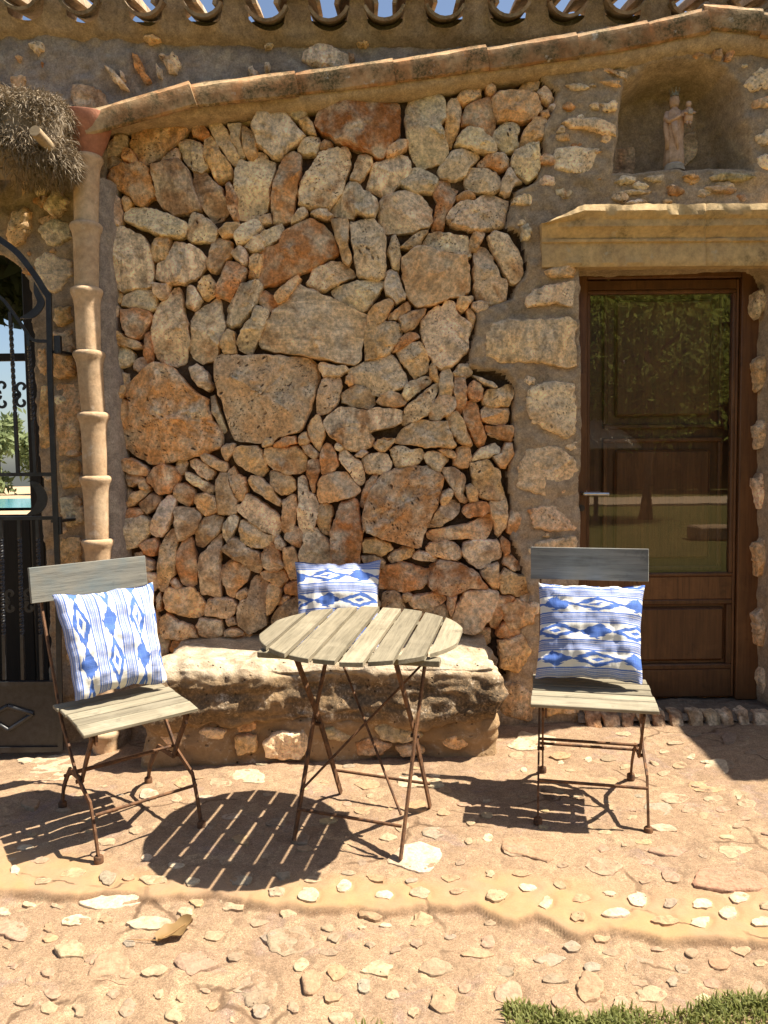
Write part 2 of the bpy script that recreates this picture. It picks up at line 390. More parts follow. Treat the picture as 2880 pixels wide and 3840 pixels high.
def m_rock():
    g = Mat('bench_rock', .95, .15); P = g.pos()
    a = g.noise(P, 4, 5, .6, .5); b = g.noise(P, 16, 6, .7, .4); f = g.noise(P, 80, 5, .75)
    col = g.mix(g.ramp(a, (.36, 0), (.64, 1)), (.42, .275, .14), (.33, .22, .125))
    lich = S(g, g.attr('lichen').outputs['Fac'])
    lm = g.ramp(g.noise(P, 6, 6, .74, .3), (.36, 0), (.48, 1))*lich
    spk = g.ramp(f, (.48, 1), (.62, .1))
    top = S(g, g.attr('crust').outputs['Fac'])
    col = g.mix(top*g.ramp(b, (.35, .35), (.6, .85)), col, (.52, .44, .325))
    col = g.mix(lm*spk, col, (.035, .034, .030))
    col = g.mix(g.ramp(b, (.55, 0), (.66, .8))*g.ramp(f, (.45, 0), (.6, 1)), col, (.60, .53, .42))
    col = g.mix(.7, col, g.ramp(b, (.3, .6), (.7, 1.25)), 'MULTIPLY')
    pit = g.ramp(g.voro(P, 38), (.08, 1), (.22, 0))*g.ramp(g.noise(P, 12, 2, .5), (.48, 0), (.58, 1))
    col = g.mix(pit*.8, col, (.05, .03, .02))
    return g.out(col, g.bump(b*.6+f*.4-pit*.6, 1, .018))
MS = m_stone(); MG = m_ground(); MP = m_paver()
M_BACK = m_mortar('dark_earth_joint', (.115, .072, .042), (.075, .047, .028), (.16, .105, .062), 1.5)
M_MORT = m_mortar('wall_mortar', (.46, .335, .215), (.34, .25, .165), (.52, .385, .245), 1.0)
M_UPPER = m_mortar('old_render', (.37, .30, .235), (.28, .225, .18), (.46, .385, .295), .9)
M_LIP = m_mortar('smooth_lime_mortar', (.46, .335, .20), (.40, .28, .165), (.50, .38, .25), .8, .005)
M_TILE = m_terracotta('coping_terracotta', (.52, .36, .20), (.46, .23, .10), .9, lz=(.43, .56))
M_TILE2 = m_terracotta('roof_terracotta', (.40, .31, .21), (.38, .25, .15), .7, lz=(.42, .58))
M_PIPE = m_terracotta('pipe_terracotta', (.58, .415, .26), (.53, .35, .20), .45, (.66, .55, .43), (.60, .70))
M_HOP = m_terracotta('hopper_terracotta', (.42, .185, .11), (.36, .15, .09), .3, (.45, .28, .2), (.58, .64))
M_LINT = m_terracotta('lintel_sandstone', (.66, .47, .235), (.56, .39, .20), .7, (.5, .42, .3), (.52, .66))
PALC = {'c': (.86, .64, .39), 'g': (.75, .58, .39), 'o': (.76, .455, .205), 'r': (.58, .265, .10), 'b': (.45, .28, .15),
        'R': (.44, .165, .05), 'T': (.70, .46, .24), 'H': (.60, .31, .12), 'M': (.60, .385, .20), 'O': (.80, .53, .29), 'y': (.40, .34, .19)}
PORO = {'c': .55, 'g': .25, 'o': .4, 'r': .35, 'b': .3, 'R': .35, 'T': .1, 'H': 1, 'M': .6, 'O': .45, 'y': .2}
def chaikin(P, k=.2):
    out = []; n = len(P)
    for i in range(n):
        a, b = Vector(P[i]), Vector(P[(i+1) % n]); out += [a.lerp(b, k), a.lerp(b, 1-k)]
    return out
def resample(P, n):
    L = [(P[(i+1) % len(P)]-P[i]).length for i in range(len(P))]; T = sum(L); out = []; i = 0; acc = 0
    for k in range(n):
        t = T*k/n
        while acc+L[i] < t: acc += L[i]; i += 1
        out.append(P[i].lerp(P[(i+1) % len(P)], (t-acc)/max(L[i], 1e-9)))
    return out
def rock(P, h, seed, step=.012, jit=.003, amp=.014, shoulder=.0065, tilt=.12, back=0.0, facets=4, nmax=64, cham=.045, grow=0.0):
    """a rough stone over outline P (list of 2D points): returns vertices (a,b,height) and faces"""
    R = random.Random(seed); P = [Vector(p) for p in P]
    A = sum(P[i].x*P[(i+1) % len(P)].y-P[(i+1) % len(P)].x*P[i].y for i in range(len(P)))/2
    if A < 0: P.reverse(); A = -A
    P = chaikin(P, cham); per = sum((P[(i+1) % len(P)]-P[i]).length for i in range(len(P)))
    n = max(12, min(nmax, int(per/step))); Q = resample(P, n); c = sum(Q, Vector((0, 0)))/n; rm = sqrt(A/pi)
    Q = [q + (q-c).normalized()*(R.uniform(-jit, jit)+grow+.008*mn.noise(Vector((q.x*26, q.y*28, seed*.37)))) for q in Q]
    sh = min(shoulder, rm*.4)
    ins = [0, 0, sh*.25, sh*.7, sh*1.5]; hs = [back, h*.45, h*.74, h*.9, h]
    m = max(2, min(9, int(rm/.014)))
    s0 = 1-ins[-1]/rm
    sc = [1-i/rm for i in ins] + [s0*(1-(k+1)/(m+1)) for k in range(m)]; hs += [h*1.03]*m
    tx, ty = R.uniform(-tilt, tilt), R.uniform(-tilt, tilt)
    fc = []
    for k in range(facets):
        a = R.uniform(0, 2*pi); fc.append((cos(a), sin(a), rm*R.uniform(0, .6), R.uniform(.12, .6)*min(1, .05/rm+.3)))
    vs = []; fs = []; sx = R.uniform(0, 50)
    def hh(p, base, k):
        if k == 0: return base
        d = p-c; z = base + (tx*d.x+ty*d.y)*min(1, k/3)
        z += amp*min(1, k/3)*(mn.fractal(Vector((p.x*9+sx, p.y*9, sx)), 1, 2, 4)*.6 + .5*mn.noise(Vector((p.x*36, p.y*36, sx))) + .3*mn.noise(Vector((p.x*80, p.y*80, sx))))
        for ca, sa, of, sl in fc:
            z = min(z, h*1.02-(d.x*ca+d.y*sa-of)*sl) if d.x*ca+d.y*sa > of else z
        return max(z, h*.3 if k > 1 else back)
    for k, (s, b) in enumerate(zip(sc, hs)):
        for q in Q:
            p = c+(q-c)*s; vs.append((p.x, p.y, hh(p, b, k)))
    K = len(sc)
    for k in range(K-1):
        for j in range(n): fs.append((k*n+j, k*n+(j+1) % n, (k+1)*n+(j+1) % n, (k+1)*n+j))
    vs.append((c.x, c.y, hh(c, hs[-1], 9))); ci = len(vs)-1
    for j in range(n): fs.append(((K-1)*n+j, (K-1)*n+(j+1) % n, ci))
    return vs, fs
def vary(c, R, k=.17):
    f = R.uniform(1-k, 1+k); return tuple(max(0, x*f*R.uniform(.96, 1.04)) for x in c)
def parse(txt):
    out = []; ox = oy = 0; sc = 3.6166
    for l in txt.strip().split('\n'):
        if ':' in l:
            c, p = l.split(':'); out.append((c, [(ox+float(a)*sc, oy+float(b)*sc) for a, b in (q.split(',') for q in p.split())]))
        else:
            q = l.split(); ox, oy = float(q[1]), float(q[2]); sc = float(q[3]) if len(q) > 3 else 3.6166
    return out
STONES = """A 360 400
g:18,24 29,26 30,38 24,44 10,52 4,55 9,42
o:36,24 80,17 96,17 90,25 78,38 62,52 52,59 44,54 36,40 31,37
o:26,40 33,40 41,53 39,59 33,57 26,50
r:9,72 13,62 24,58 48,58 53,63 59,84 57,91 45,100 38,97 30,88 20,83
b:5,58 18,47 26,52 24,58 12,62 5,63
g:4,72 10,75 20,92 25,105 25,118 21,122 14,118 6,100
o:26,91 33,91 35,98 30,106 26,104
b:57,60 70,55 85,53 92,62 100,85 107,103 98,107 80,110 66,102 61,92 60,78 57,70
c:65,52 82,39 86,45 83,52 72,58
c:81,33 88,28 100,30 110,38 110,50 115,60 109,66 97,62 88,50
o:98,17 109,15 115,22 117,27 110,30 98,26
o:111,30 118,27 123,35 128,45 139,58 140,70 130,74 124,76 116,60 110,48
c:114,14 128,12 134,20 140,30 147,48 146,55 140,56 133,48 122,32
g:134,15 150,14 148,30 151,42 154,49 148,50 144,40 138,24
o:151,16 158,20 164,28 166,48 161,53 156,50 150,38 149,26
b:99,63 108,68 113,65 120,76 127,80 133,95 134,105 129,113 120,117 112,106 105,95 98,82
r:133,80 136,74 142,83 145,95 146,115 142,116 137,108
c:27,108 34,102 48,102 62,105 80,113 93,118 92,130 84,135 66,132 44,124 28,116
c:97,109 100,107 115,114 124,125 121,136 110,138 98,138 93,134 94,120
o:124,126 133,119 147,117 149,121 143,129 131,134
c:142,133 150,121 166,115 172,122 168,130 156,140 146,142
c:9,122 27,124 46,133 55,145 57,165 56,185 40,188 25,190 13,180 10,160 9,140
o:60,134 72,134 75,138 74,150 71,157 63,160 56,155 56,150
o:118,135 130,133 140,138 140,148 134,158 124,172 116,168 114,158
g:139,150 148,143 153,146 157,157 156,162 152,164 143,155
c:153,144 160,137 170,131 175,138 173,147 162,150
B 900 300
g:13,40 17,34 45,30 52,38 67,54 62,60 50,67 40,78 35,78 25,70 16,60 13,50
g:47,30 66,26 71,30 62,38 55,36
o:59,40 70,36 76,44 79,54 67,50
c:60,66 66,58 72,54 80,56 83,61 80,74 66,74 59,70
o:82,64 88,59 96,63 97,68 90,70 83,68
R:78,42 82,30 95,24 120,22 148,21 163,19 166,30 166,45 163,55 152,68 148,78 144,79 136,73 120,68 100,62 85,52 78,46
o:150,72 153,66 163,59 170,58 174,60 172,68 160,75 152,78
c:0,80 8,82 18,70 26,75 28,80 35,82 34,95 30,110 28,125 22,137 12,142 2,141 -6,138 -6,120 -8,105 -6,88
r:44,77 54,70 62,75 62,90 58,110 55,128 53,142 42,146 33,145 31,120 33,108 38,92
c:83,72 100,69 114,76 114,86 108,98 106,112 98,124 94,131 88,133 70,130 60,126 60,115 62,104 70,92 78,82
g:105,66 110,67 115,74 114,80 108,76 103,70
c:123,76 132,73 137,77 136,85 130,95 123,103 114,101 114,97 118,90
c:138,84 150,80 166,73 175,76 178,85 176,97 170,100 162,107 158,114 143,116 131,109 134,95
g:112,104 122,102 128,112 142,119 142,132 139,140 132,141 120,135 118,142 106,141 97,139 93,133 100,125 108,112
c:72,135 80,132 90,133 97,139 92,142 76,140
c:53,141 60,133 66,130 69,136 66,141 52,147
b:18,141 30,136 31,146 22,147
g:144,122 150,118 166,113 180,114 190,120 199,132 200,142 196,150 180,154 155,156 148,152 144,140
o:94,143 111,142 113,148 111,168 115,178 116,186 112,191 106,186 102,170 98,156
c:115,146 118,147 121,144 138,143 146,150 150,160 150,170 151,185 150,203 143,206 128,203 122,200 118,180 115,165
C 1500 280
c:6,30 10,22 20,17 30,15 45,16 48,30 48,44 43,50 46,62 50,72 51,78 44,88 30,91 20,92 14,84 10,72 8,60 6,45
o:50,26 54,21 62,22 64,33 62,50 58,62 54,71 48,68 46,60 48,45
o:61,18 66,12 75,9 84,10 85,18 78,22 68,27 62,24
o:90,8 93,4 97,6 101,12 95,17 91,14
o:70,28 85,22 95,17 98,28 100,45 99,58 92,60 80,52 65,48 64,42 68,35
o:97,22 102,15 125,14 140,17 146,25 148,34 140,43 125,46 105,44 99,36
c:142,14 152,8 158,14 162,22 156,26 148,22
g:157,28 162,25 170,28 168,34 160,38
r:148,37 155,34 157,40 152,44 148,42
c:57,70 66,55 74,51 85,55 92,62 98,67 101,76 98,79 82,76 68,72
c:98,60 102,52 112,47 122,48 125,53 123,60 124,70 118,77 106,75 100,68
o:125,68 132,53 140,43 152,42 153,50 148,64 138,69 126,73
c:117,82 122,76 140,69 145,69 146,80 146,96 142,103 134,107 122,100 117,92
c:39,97 46,86 58,74 70,76 82,78 83,82 74,92 66,103 60,106 48,103 42,103
o:82,88 92,81 110,78 114,85 115,93 104,96 90,93 82,92
c:70,100 74,92 84,94 92,94 100,98 106,105 106,115 98,120 80,119 70,115 68,108
c:107,108 112,96 116,94 120,102 127,109 118,112 116,120 112,122 106,118
c:1,106 8,98 14,92 22,93 32,100 41,106 40,110 34,119 18,120 6,114
r:50,104 64,107 62,114 59,121 58,128 52,138 49,142 47,155 44,161 34,161 33,156 37,142 40,130 36,122 38,112 42,106
o:59,123 70,118 77,120 79,126 68,128 60,128
c:55,136 65,129 78,128 88,121 100,122 114,127 112,140 110,150 112,153 100,156 78,160 68,158 55,155 49,148 50,142
D 360 900
c:63,22 73,20 74,12 80,1 88,0 105,7 109,14 113,18 112,26 105,35 92,43 75,44 62,40 60,33
o:159,18 163,12 172,14 172,22 168,38 162,34 158,26
c:25,57 40,49 55,50 60,57 60,70 54,72 40,70 24,66
g:55,44 74,44 74,50 72,58 66,60 60,55
r:23,71 36,70 52,72 56,78 49,92 46,96 39,102 32,99 25,90
c:77,50 83,46 87,52 88,65 89,78 93,85 94,100 94,108 90,125 80,129 67,126 60,120 56,110 55,95 56,82 60,72 63,63 72,59
g:94,47 97,45 105,55 107,61 104,67 100,72 92,66 92,55
o:109,37 116,35 122,42 124,48 120,56 114,60 108,58 104,48
o:125,45 135,21 142,21 155,28 155,33 147,48 140,61 130,59 123,56
c:100,73 108,68 118,62 123,57 128,63 129,75 132,88 131,98 126,110 125,118 121,123 108,126 98,121 95,108 97,98 96,85
g:135,70 142,58 150,45 158,42 168,41 172,46 166,60 158,74 148,87 138,90 133,86
o:131,98 136,91 142,95 143,112 143,117 132,117 128,110
c:144,105 150,92 160,80 164,66 172,68 178,72 177,80 168,100 160,115 157,117 148,113
o:49,98 53,93 55,100 56,122 51,126 48,118
g:12,112 20,109 28,110 37,115 37,124 24,132 12,128
g:10,62 17,63 22,72 20,80 17,84 11,80
o:10,90 20,93 30,100 40,103 46,110 36,112 25,108 12,108
g:94,131 102,128 112,135 119,149 114,156 105,150 97,140
F 900 850
o:9,28 20,22 40,18 45,5 58,-5 76,-10 88,-1 95,5 102,25 90,33 70,43 50,52 35,59 24,60 18,55 10,36
c:4,19 16,8 36,-3 43,-5 44,0 40,10 30,18 15,24 8,25
o:133,90 138,82 150,73 157,73 160,78 153,90 149,97 141,101 133,100
o:129,103 150,97 162,98 168,101 166,117 156,127 155,131 140,136 130,138 129,120
c:113,148 128,140 140,137 156,132 162,136 172,152 175,163 160,170 144,176 132,168 122,165 112,156
c:67,56 73,48 76,40 90,37 104,33 108,38 116,41 120,47 118,50 108,53 96,60 88,64 80,65 70,60
c:94,64 100,60 115,57 130,54 149,54 147,62 140,72 130,86 126,88 115,83 104,78 96,70
o:35,68 50,55 60,48 62,53 55,65 45,76 38,78
T:19,115 24,102 34,85 48,70 60,58 68,62 85,70 98,76 112,82 132,91 130,102 127,112 126,125 125,135 120,142 105,141 90,137 72,134 55,131 35,129 22,124
c:80,142 86,140 100,144 108,143 112,148 106,153 86,155 82,148
o:8,42 12,40 16,50 14,54 8,50
G 1400 850
o:100,15 105,5 111,1 117,5 114,12 108,22 104,24 100,18
o:29,19 40,9 50,2 57,1 56,5 50,12 45,21 40,21
c:51,17 58,5 70,4 85,7 98,8 100,15 103,28 98,29 85,26 70,25 55,19
c:16,20 19,8 23,5 27,15 28,25 27,38 26,43 20,41 17,30 15,24
T:31,31 40,23 50,19 60,22 78,28 98,30 100,45 101,66 90,70 76,73 60,80 50,82 42,79 37,72 33,60 31,45
g:11,57 15,43 20,42 25,46 28,56 32,64 34,73 24,79 20,72 14,68
c:107,25 112,18 119,19 122,25 126,30 125,36 131,46 133,52 140,53 141,58 139,75 127,79 118,80 110,76 106,65 105,45 105,32
c:119,8 126,3 133,5 141,9 145,18 150,24 155,35 156,48 150,57 144,58 138,48 132,36 124,20
o:90,72 104,71 103,76 96,84 92,88 88,80
g:103,78 110,76 118,78 120,83 110,88 103,82
r:15,91 36,75 40,81 38,86 20,96 15,95
b:27,93 40,87 55,83 54,90 42,102 34,108 30,104 29,98
c:50,97 54,90 60,85 66,80 72,82 75,73 80,76 86,78 88,88 95,95 101,98 102,102 100,115 98,130 88,138 82,143 70,148 64,142 60,134 54,125 52,112 49,105
o:97,86 101,83 105,90 106,96 103,106 99,98
o:20,128 24,121 34,110 39,107 49,113 43,117 33,123 26,127
o:24,127 37,120 48,117 54,127 58,136 57,148 50,153 43,157 38,148 30,138
o:58,145 62,141 66,147 69,158 67,162 62,156
o:68,163 70,150 77,145 80,146 83,152 83,168 80,184 70,184 69,170
g:82,152 90,142 100,141 105,150 97,156 85,154
o:85,154 96,153 97,165 97,182 92,194 88,201 86,190 85,170
g:103,153 112,156 125,161 131,166 126,168 112,160
E 380 1350
H:28,25 40,12 52,3 62,3 72,7 78,15 88,28 98,35 108,40 110,50 113,62 121,70 124,80 122,90 110,95 100,99 80,103 60,107 50,109 42,104 30,97 20,88 18,75 22,65 30,52 28,42 24,36
g:111,38 115,36 119,48 124,62 128,72 125,75 120,68 114,54
o:12,45 20,40 28,45 29,52 24,62 18,69 13,70 14,58
o:11,74 15,73 18,85 20,93 18,100 12,98
o:8,38 22,25 26,29 18,40 10,42
r:17,108 20,102 32,104 42,110 48,115 46,121 38,119 24,115 18,114
b:25,118 36,118 43,124 34,130 26,132 23,125
o:35,127 41,124 49,131 47,136 38,133
o:46,123 52,112 62,108 72,112 78,119 80,123 74,130 70,138 58,139 52,130 47,128
o:24,148 30,138 44,133 49,136 42,143 30,152 17,155 16,150
r:14,158 30,154 41,155 42,160 34,164 18,166
b:39,149 50,139 60,140 60,147 53,155 46,160 42,155
c:90,104 98,103 108,108 115,115 113,123 108,125 100,118 90,110
c:85,117 89,117 105,125 116,132 116,137 111,140 100,134 86,124
o:100,98 106,96 118,103 128,106 130,113 126,117 112,110 102,103
o:123,92 128,87 137,86 135,95 128,104 124,98
r:74,130 84,127 95,135 93,146 88,152 80,148 74,142
o:95,142 104,138 115,142 119,150 118,158 106,163 98,155 94,148
b:117,125 123,117 130,118 133,135 139,145 139,158 132,160 120,160 118,148 117,135
o:131,115 136,111 140,118 147,122 149,135 147,144 141,148 137,143 135,132 131,122
I 900 1350
M:-27,15 -27,-3 -20,-7 -10,-5 10,-6 50,-5 70,-4 78,2 81,12 80,25 76,38 71,55 62,72 45,78 30,83 18,86 0,83 -8,80 -14,60 -20,40
o:-7,92 0,89 14,90 22,95 24,105 28,115 20,121 8,115 -4,108 -8,100
o:22,87 27,80 34,83 33,88 22,90
o:32,88 42,81 57,78 59,86 45,90 34,91
o:60,79 68,74 71,85 62,88
o:23,100 24,92 30,89 35,92 48,90 58,90 66,96 69,103 69,112 62,118 50,119 38,114 28,109 24,105
o:70,68 78,56 82,58 87,72 85,85 82,94 76,88 72,82 69,76
r:62,88 70,87 81,97 80,101 74,101 66,96
r:85,90 90,86 95,89 100,98 102,110 96,116 92,119 84,118 83,105 84,98
r:70,105 76,102 82,104 82,115 78,126 77,137 74,138 71,126 69,116
c:102,97 109,92 115,98 122,104 128,115 129,126 125,131 121,129 114,117 106,108 102,103
g:118,98 128,93 133,96 127,100 120,101
g:98,86 104,86 108,90 104,95 98,92
c:87,62 95,54 104,48 115,49 130,52 145,49 160,50 168,52 168,64 156,70 143,72 134,75 139,80 138,86 128,93 118,94 110,92 104,85 95,80 89,73 88,66
c:80,34 84,20 92,16 102,16 105,22 104,33 99,46 93,53 80,55 79,44
b:104,34 110,29 120,26 132,29 138,30 140,44 135,50 125,48 115,47 106,43
o:110,16 115,14 118,24 112,27 109,22
c:126,103 130,99 145,96 153,98 157,108 155,115 149,118 132,117 129,112
o:137,87 145,82 158,81 160,85 150,94 146,95
o:29,116 36,114 52,121 55,127 56,136 50,139 40,139 34,133 30,128
o:7,126 10,121 20,122 30,132 38,142 43,148 40,152 32,148 22,141 14,136
c:59,123 65,120 69,125 71,137 78,141 80,150 78,170 72,186 62,186 59,165 60,150
o:80,130 84,121 100,116 110,118 118,128 125,134 124,138 115,143 100,146 82,149 80,143
o:126,140 132,126 138,119 144,118 143,126 137,140 132,150 126,155 124,150
c:4,145 6,140 15,143 28,152 38,160 43,175 38,183 28,180 10,168 -6,155 -7,152 0,150
o:43,148 52,140 58,142 58,155 56,168 55,184 45,181 42,172 43,160
J 1400 1350
o:3,42 8,36 17,31 26,35 36,41 32,46 24,49 10,46
c:30,33 36,24 50,17 56,15 62,20 60,24 50,30 42,36 37,41 30,37
c:30,62 34,48 45,40 54,32 62,25 67,24 67,32 62,45 57,56 48,61 35,66 30,67
o:58,60 62,46 68,36 78,37 85,40 86,47 80,54 70,62 64,63
r:98,28 104,20 109,22 115,30 115,38 107,42 102,38 98,33
o:115,37 120,30 132,30 138,25 146,26 147,34 140,48 125,48 116,45
o:113,51 118,48 130,50 142,49 142,60 138,66 128,66 115,63 113,57
o:93,48 98,43 106,41 110,48 111,62 116,70 119,80 115,88 111,90 106,85 100,73 95,60
o:75,58 82,55 88,53 93,62 97,73 103,85 103,89 97,89 88,84 80,72 78,63
o:23,83 27,75 40,65 50,62 65,64 77,63 79,72 85,88 82,92 70,90 50,89 32,87 24,86
o:0,88 6,83 15,85 21,81 22,84 12,94 6,95
c:17,92 24,88 34,90 38,94 50,91 53,97 51,104 44,109 34,113 24,113 20,105 18,98
c:53,100 58,94 68,95 74,98 79,103 75,108 69,116 64,115 58,108
o:68,93 80,92 85,95 87,100 84,103 75,98
o:84,102 88,90 98,89 102,92 102,105 98,113 90,112 84,108
c:103,103 108,95 118,90 126,86 133,92 133,96 122,100 104,105
r:117,68 130,68 145,67 150,73 146,80 145,85 135,82 120,77
r:125,100 134,95 138,86 145,85 146,98 140,105 138,111 132,111
o:102,107 110,105 120,104 125,110 133,117 133,130 140,146 128,146 110,143 106,132 103,120
b:70,113 76,111 86,113 94,120 96,128 94,140 100,147 97,149 91,147 84,137 80,130
o:97,132 103,130 108,135 110,146 107,148 101,148 98,140
o:72,138 78,133 82,136 83,140 76,150 71,150 70,145
H:3,125 10,117 25,113 40,110 55,110 66,114 73,122 73,132 68,143 64,155 56,168 52,185 50,194 42,195 30,190 18,187 5,183 -7,179 -11,165 -9,150 -3,138
M 1400 1850
b:54,35 62,25 68,18 73,12 78,8 90,8 91,15 88,22 80,29 72,34 66,36 56,36
r:93,17 98,12 112,9 119,10 122,15 121,20 110,24 100,26 95,22
o:122,9 128,8 139,8 140,20 140,35 135,42 131,47 128,44 127,30 123,18
o:57,43 60,39 78,36 95,34 108,28 122,22 126,24 126,33 122,42 116,50 106,51 100,47 88,48 72,51 64,52 57,47
r:140,40 143,20 148,14 155,22 152,32 148,44 142,42
g:94,53 96,51 115,49 130,49 133,58 134,66 124,72 112,80 102,74 95,68 93,60
o:55,56 60,53 78,50 86,53 92,60 92,67 86,71 76,68 62,65 56,62
c:42,66 47,60 60,64 66,68 64,72 50,70 42,68
o:15,68 22,60 34,56 42,58 43,63 36,68 20,73
o:6,100 7,85 12,77 20,76 30,73 42,76 52,79 60,80 59,92 48,101 34,103 15,102
R:59,76 68,69 78,70 92,74 104,80 112,88 119,99 110,99 98,98 88,104 80,106 64,104 58,96 58,88 61,82
o:112,82 122,76 131,73 131,85 131,100 125,100 119,94 115,88
o:132,88 138,80 150,85 160,88 168,92 166,104 155,108 134,105 133,98
T:82,128 86,118 90,110 95,103 106,100 120,101 130,104 130,112 125,122 120,132 112,141 104,146 90,145 84,138
o:122,130 128,118 131,108 140,107 147,110 148,116 146,128 134,132 130,142 124,140 121,136
o:150,122 154,108 165,106 172,108 168,120 160,137 152,130
o:37,117 40,108 50,106 62,105 76,108 76,112 70,116 60,119 42,121
b:9,105 24,103 30,110 33,119 30,124 10,124
o:29,108 34,104 40,106 38,112 33,116
o:77,106 88,106 85,116 82,130 79,126
b:48,121 60,119 74,115 78,122 79,130 70,130 50,124
r:130,142 138,135 150,132 155,138 160,145 150,150 132,151 129,148
r:133,48 136,45 142,52 143,62 138,66 134,58
K 400 1850
c:6,38 9,30 22,26 34,24 43,28 42,42 38,48 30,54 18,60 8,58
o:32,54 38,49 48,48 52,58 48,66 36,64
g:43,38 48,25 55,10 62,2 69,5 70,10 66,25 60,38 55,46 48,45 43,40
b:69,15 78,15 88,16 96,23 94,35 86,43 78,49 73,50 70,40 69,28
b:90,40 93,35 97,26 110,23 119,26 117,35 112,44 105,52 98,57 90,55
o:58,48 62,40 70,38 71,52 69,62 70,72 67,84 62,98 57,102 51,100 51,80 53,60
o:70,64 76,52 85,45 88,52 89,60 92,68 91,85 90,96 84,100 76,96 72,85 70,75
b:94,68 102,58 112,46 117,42 118,55 115,75 117,95 117,108 112,110 108,107 95,107 95,90 94,78
g:119,36 124,25 132,22 135,26 134,35 128,46 123,53 120,45
o:136,40 139,28 148,31 158,38 165,44 175,44 176,46 168,58 150,58 137,50
b:118,59 128,47 134,47 145,57 155,62 160,70 158,84 154,84 147,80 140,72 130,69 124,64
o:117,82 122,73 132,70 142,74 147,82 144,92 134,102 130,110 124,106 119,95
b:145,110 148,92 152,87 165,92 166,105 164,120 165,135 158,142 148,148 140,143 135,138 134,120 138,112
o:132,106 140,100 146,104 145,108 138,113 132,110
o:58,104 62,98 75,101 84,99 92,106 96,112 100,121 95,130 88,132 75,128 64,125 58,120 58,112
o:101,117 104,111 115,110 128,112 134,117 132,124 125,132 112,130 100,128
o:64,92 68,90 74,98 72,101 66,98
o:54,132 60,127 72,134 84,140 92,146 94,152 80,152 58,152 54,145
c:91,138 95,132 108,132 118,134 119,148 112,152 96,149 94,143
o:120,146 124,142 138,143 140,148 130,150 120,150
o:121,132 130,131 133,137 125,140
r:50,110 53,103 55,112 54,124 50,123
L 900 1850
r:20,64 32,52 40,60 45,75 42,79 30,81 24,76
o:19,84 24,81 42,80 48,85 49,92 42,99 36,98 26,90
o:28,96 34,95 42,101 42,106 38,115 32,125 27,130 26,118
o:44,58 54,56 58,65 60,78 60,90 52,91 48,82 45,70
o:45,47 48,38 55,35 62,37 64,45 63,57 58,57 50,52
c:36,48 40,46 46,54 42,59 37,57
c:61,62 66,54 64,46 66,42 75,38 79,36 83,43 90,50 93,56 95,72 80,80 63,80
R:94,44 98,28 102,14 108,8 118,5 123,12 124,25 126,40 124,60 124,75 97,78 95,62
o:80,18 84,12 95,13 96,20 93,35 92,44 85,42 81,35
o:44,100 48,94 58,92 62,98 60,106 46,106
o:39,118 44,109 52,106 50,112 44,120
b:30,132 38,122 50,112 58,106 62,110 62,125 45,130 32,138
o:126,52 130,49 140,47 155,53 160,58 150,65 145,66 140,63 128,62
g:126,30 130,14 135,13 134,24 131,36 127,42
b:125,66 140,64 150,72 148,78 128,76"""
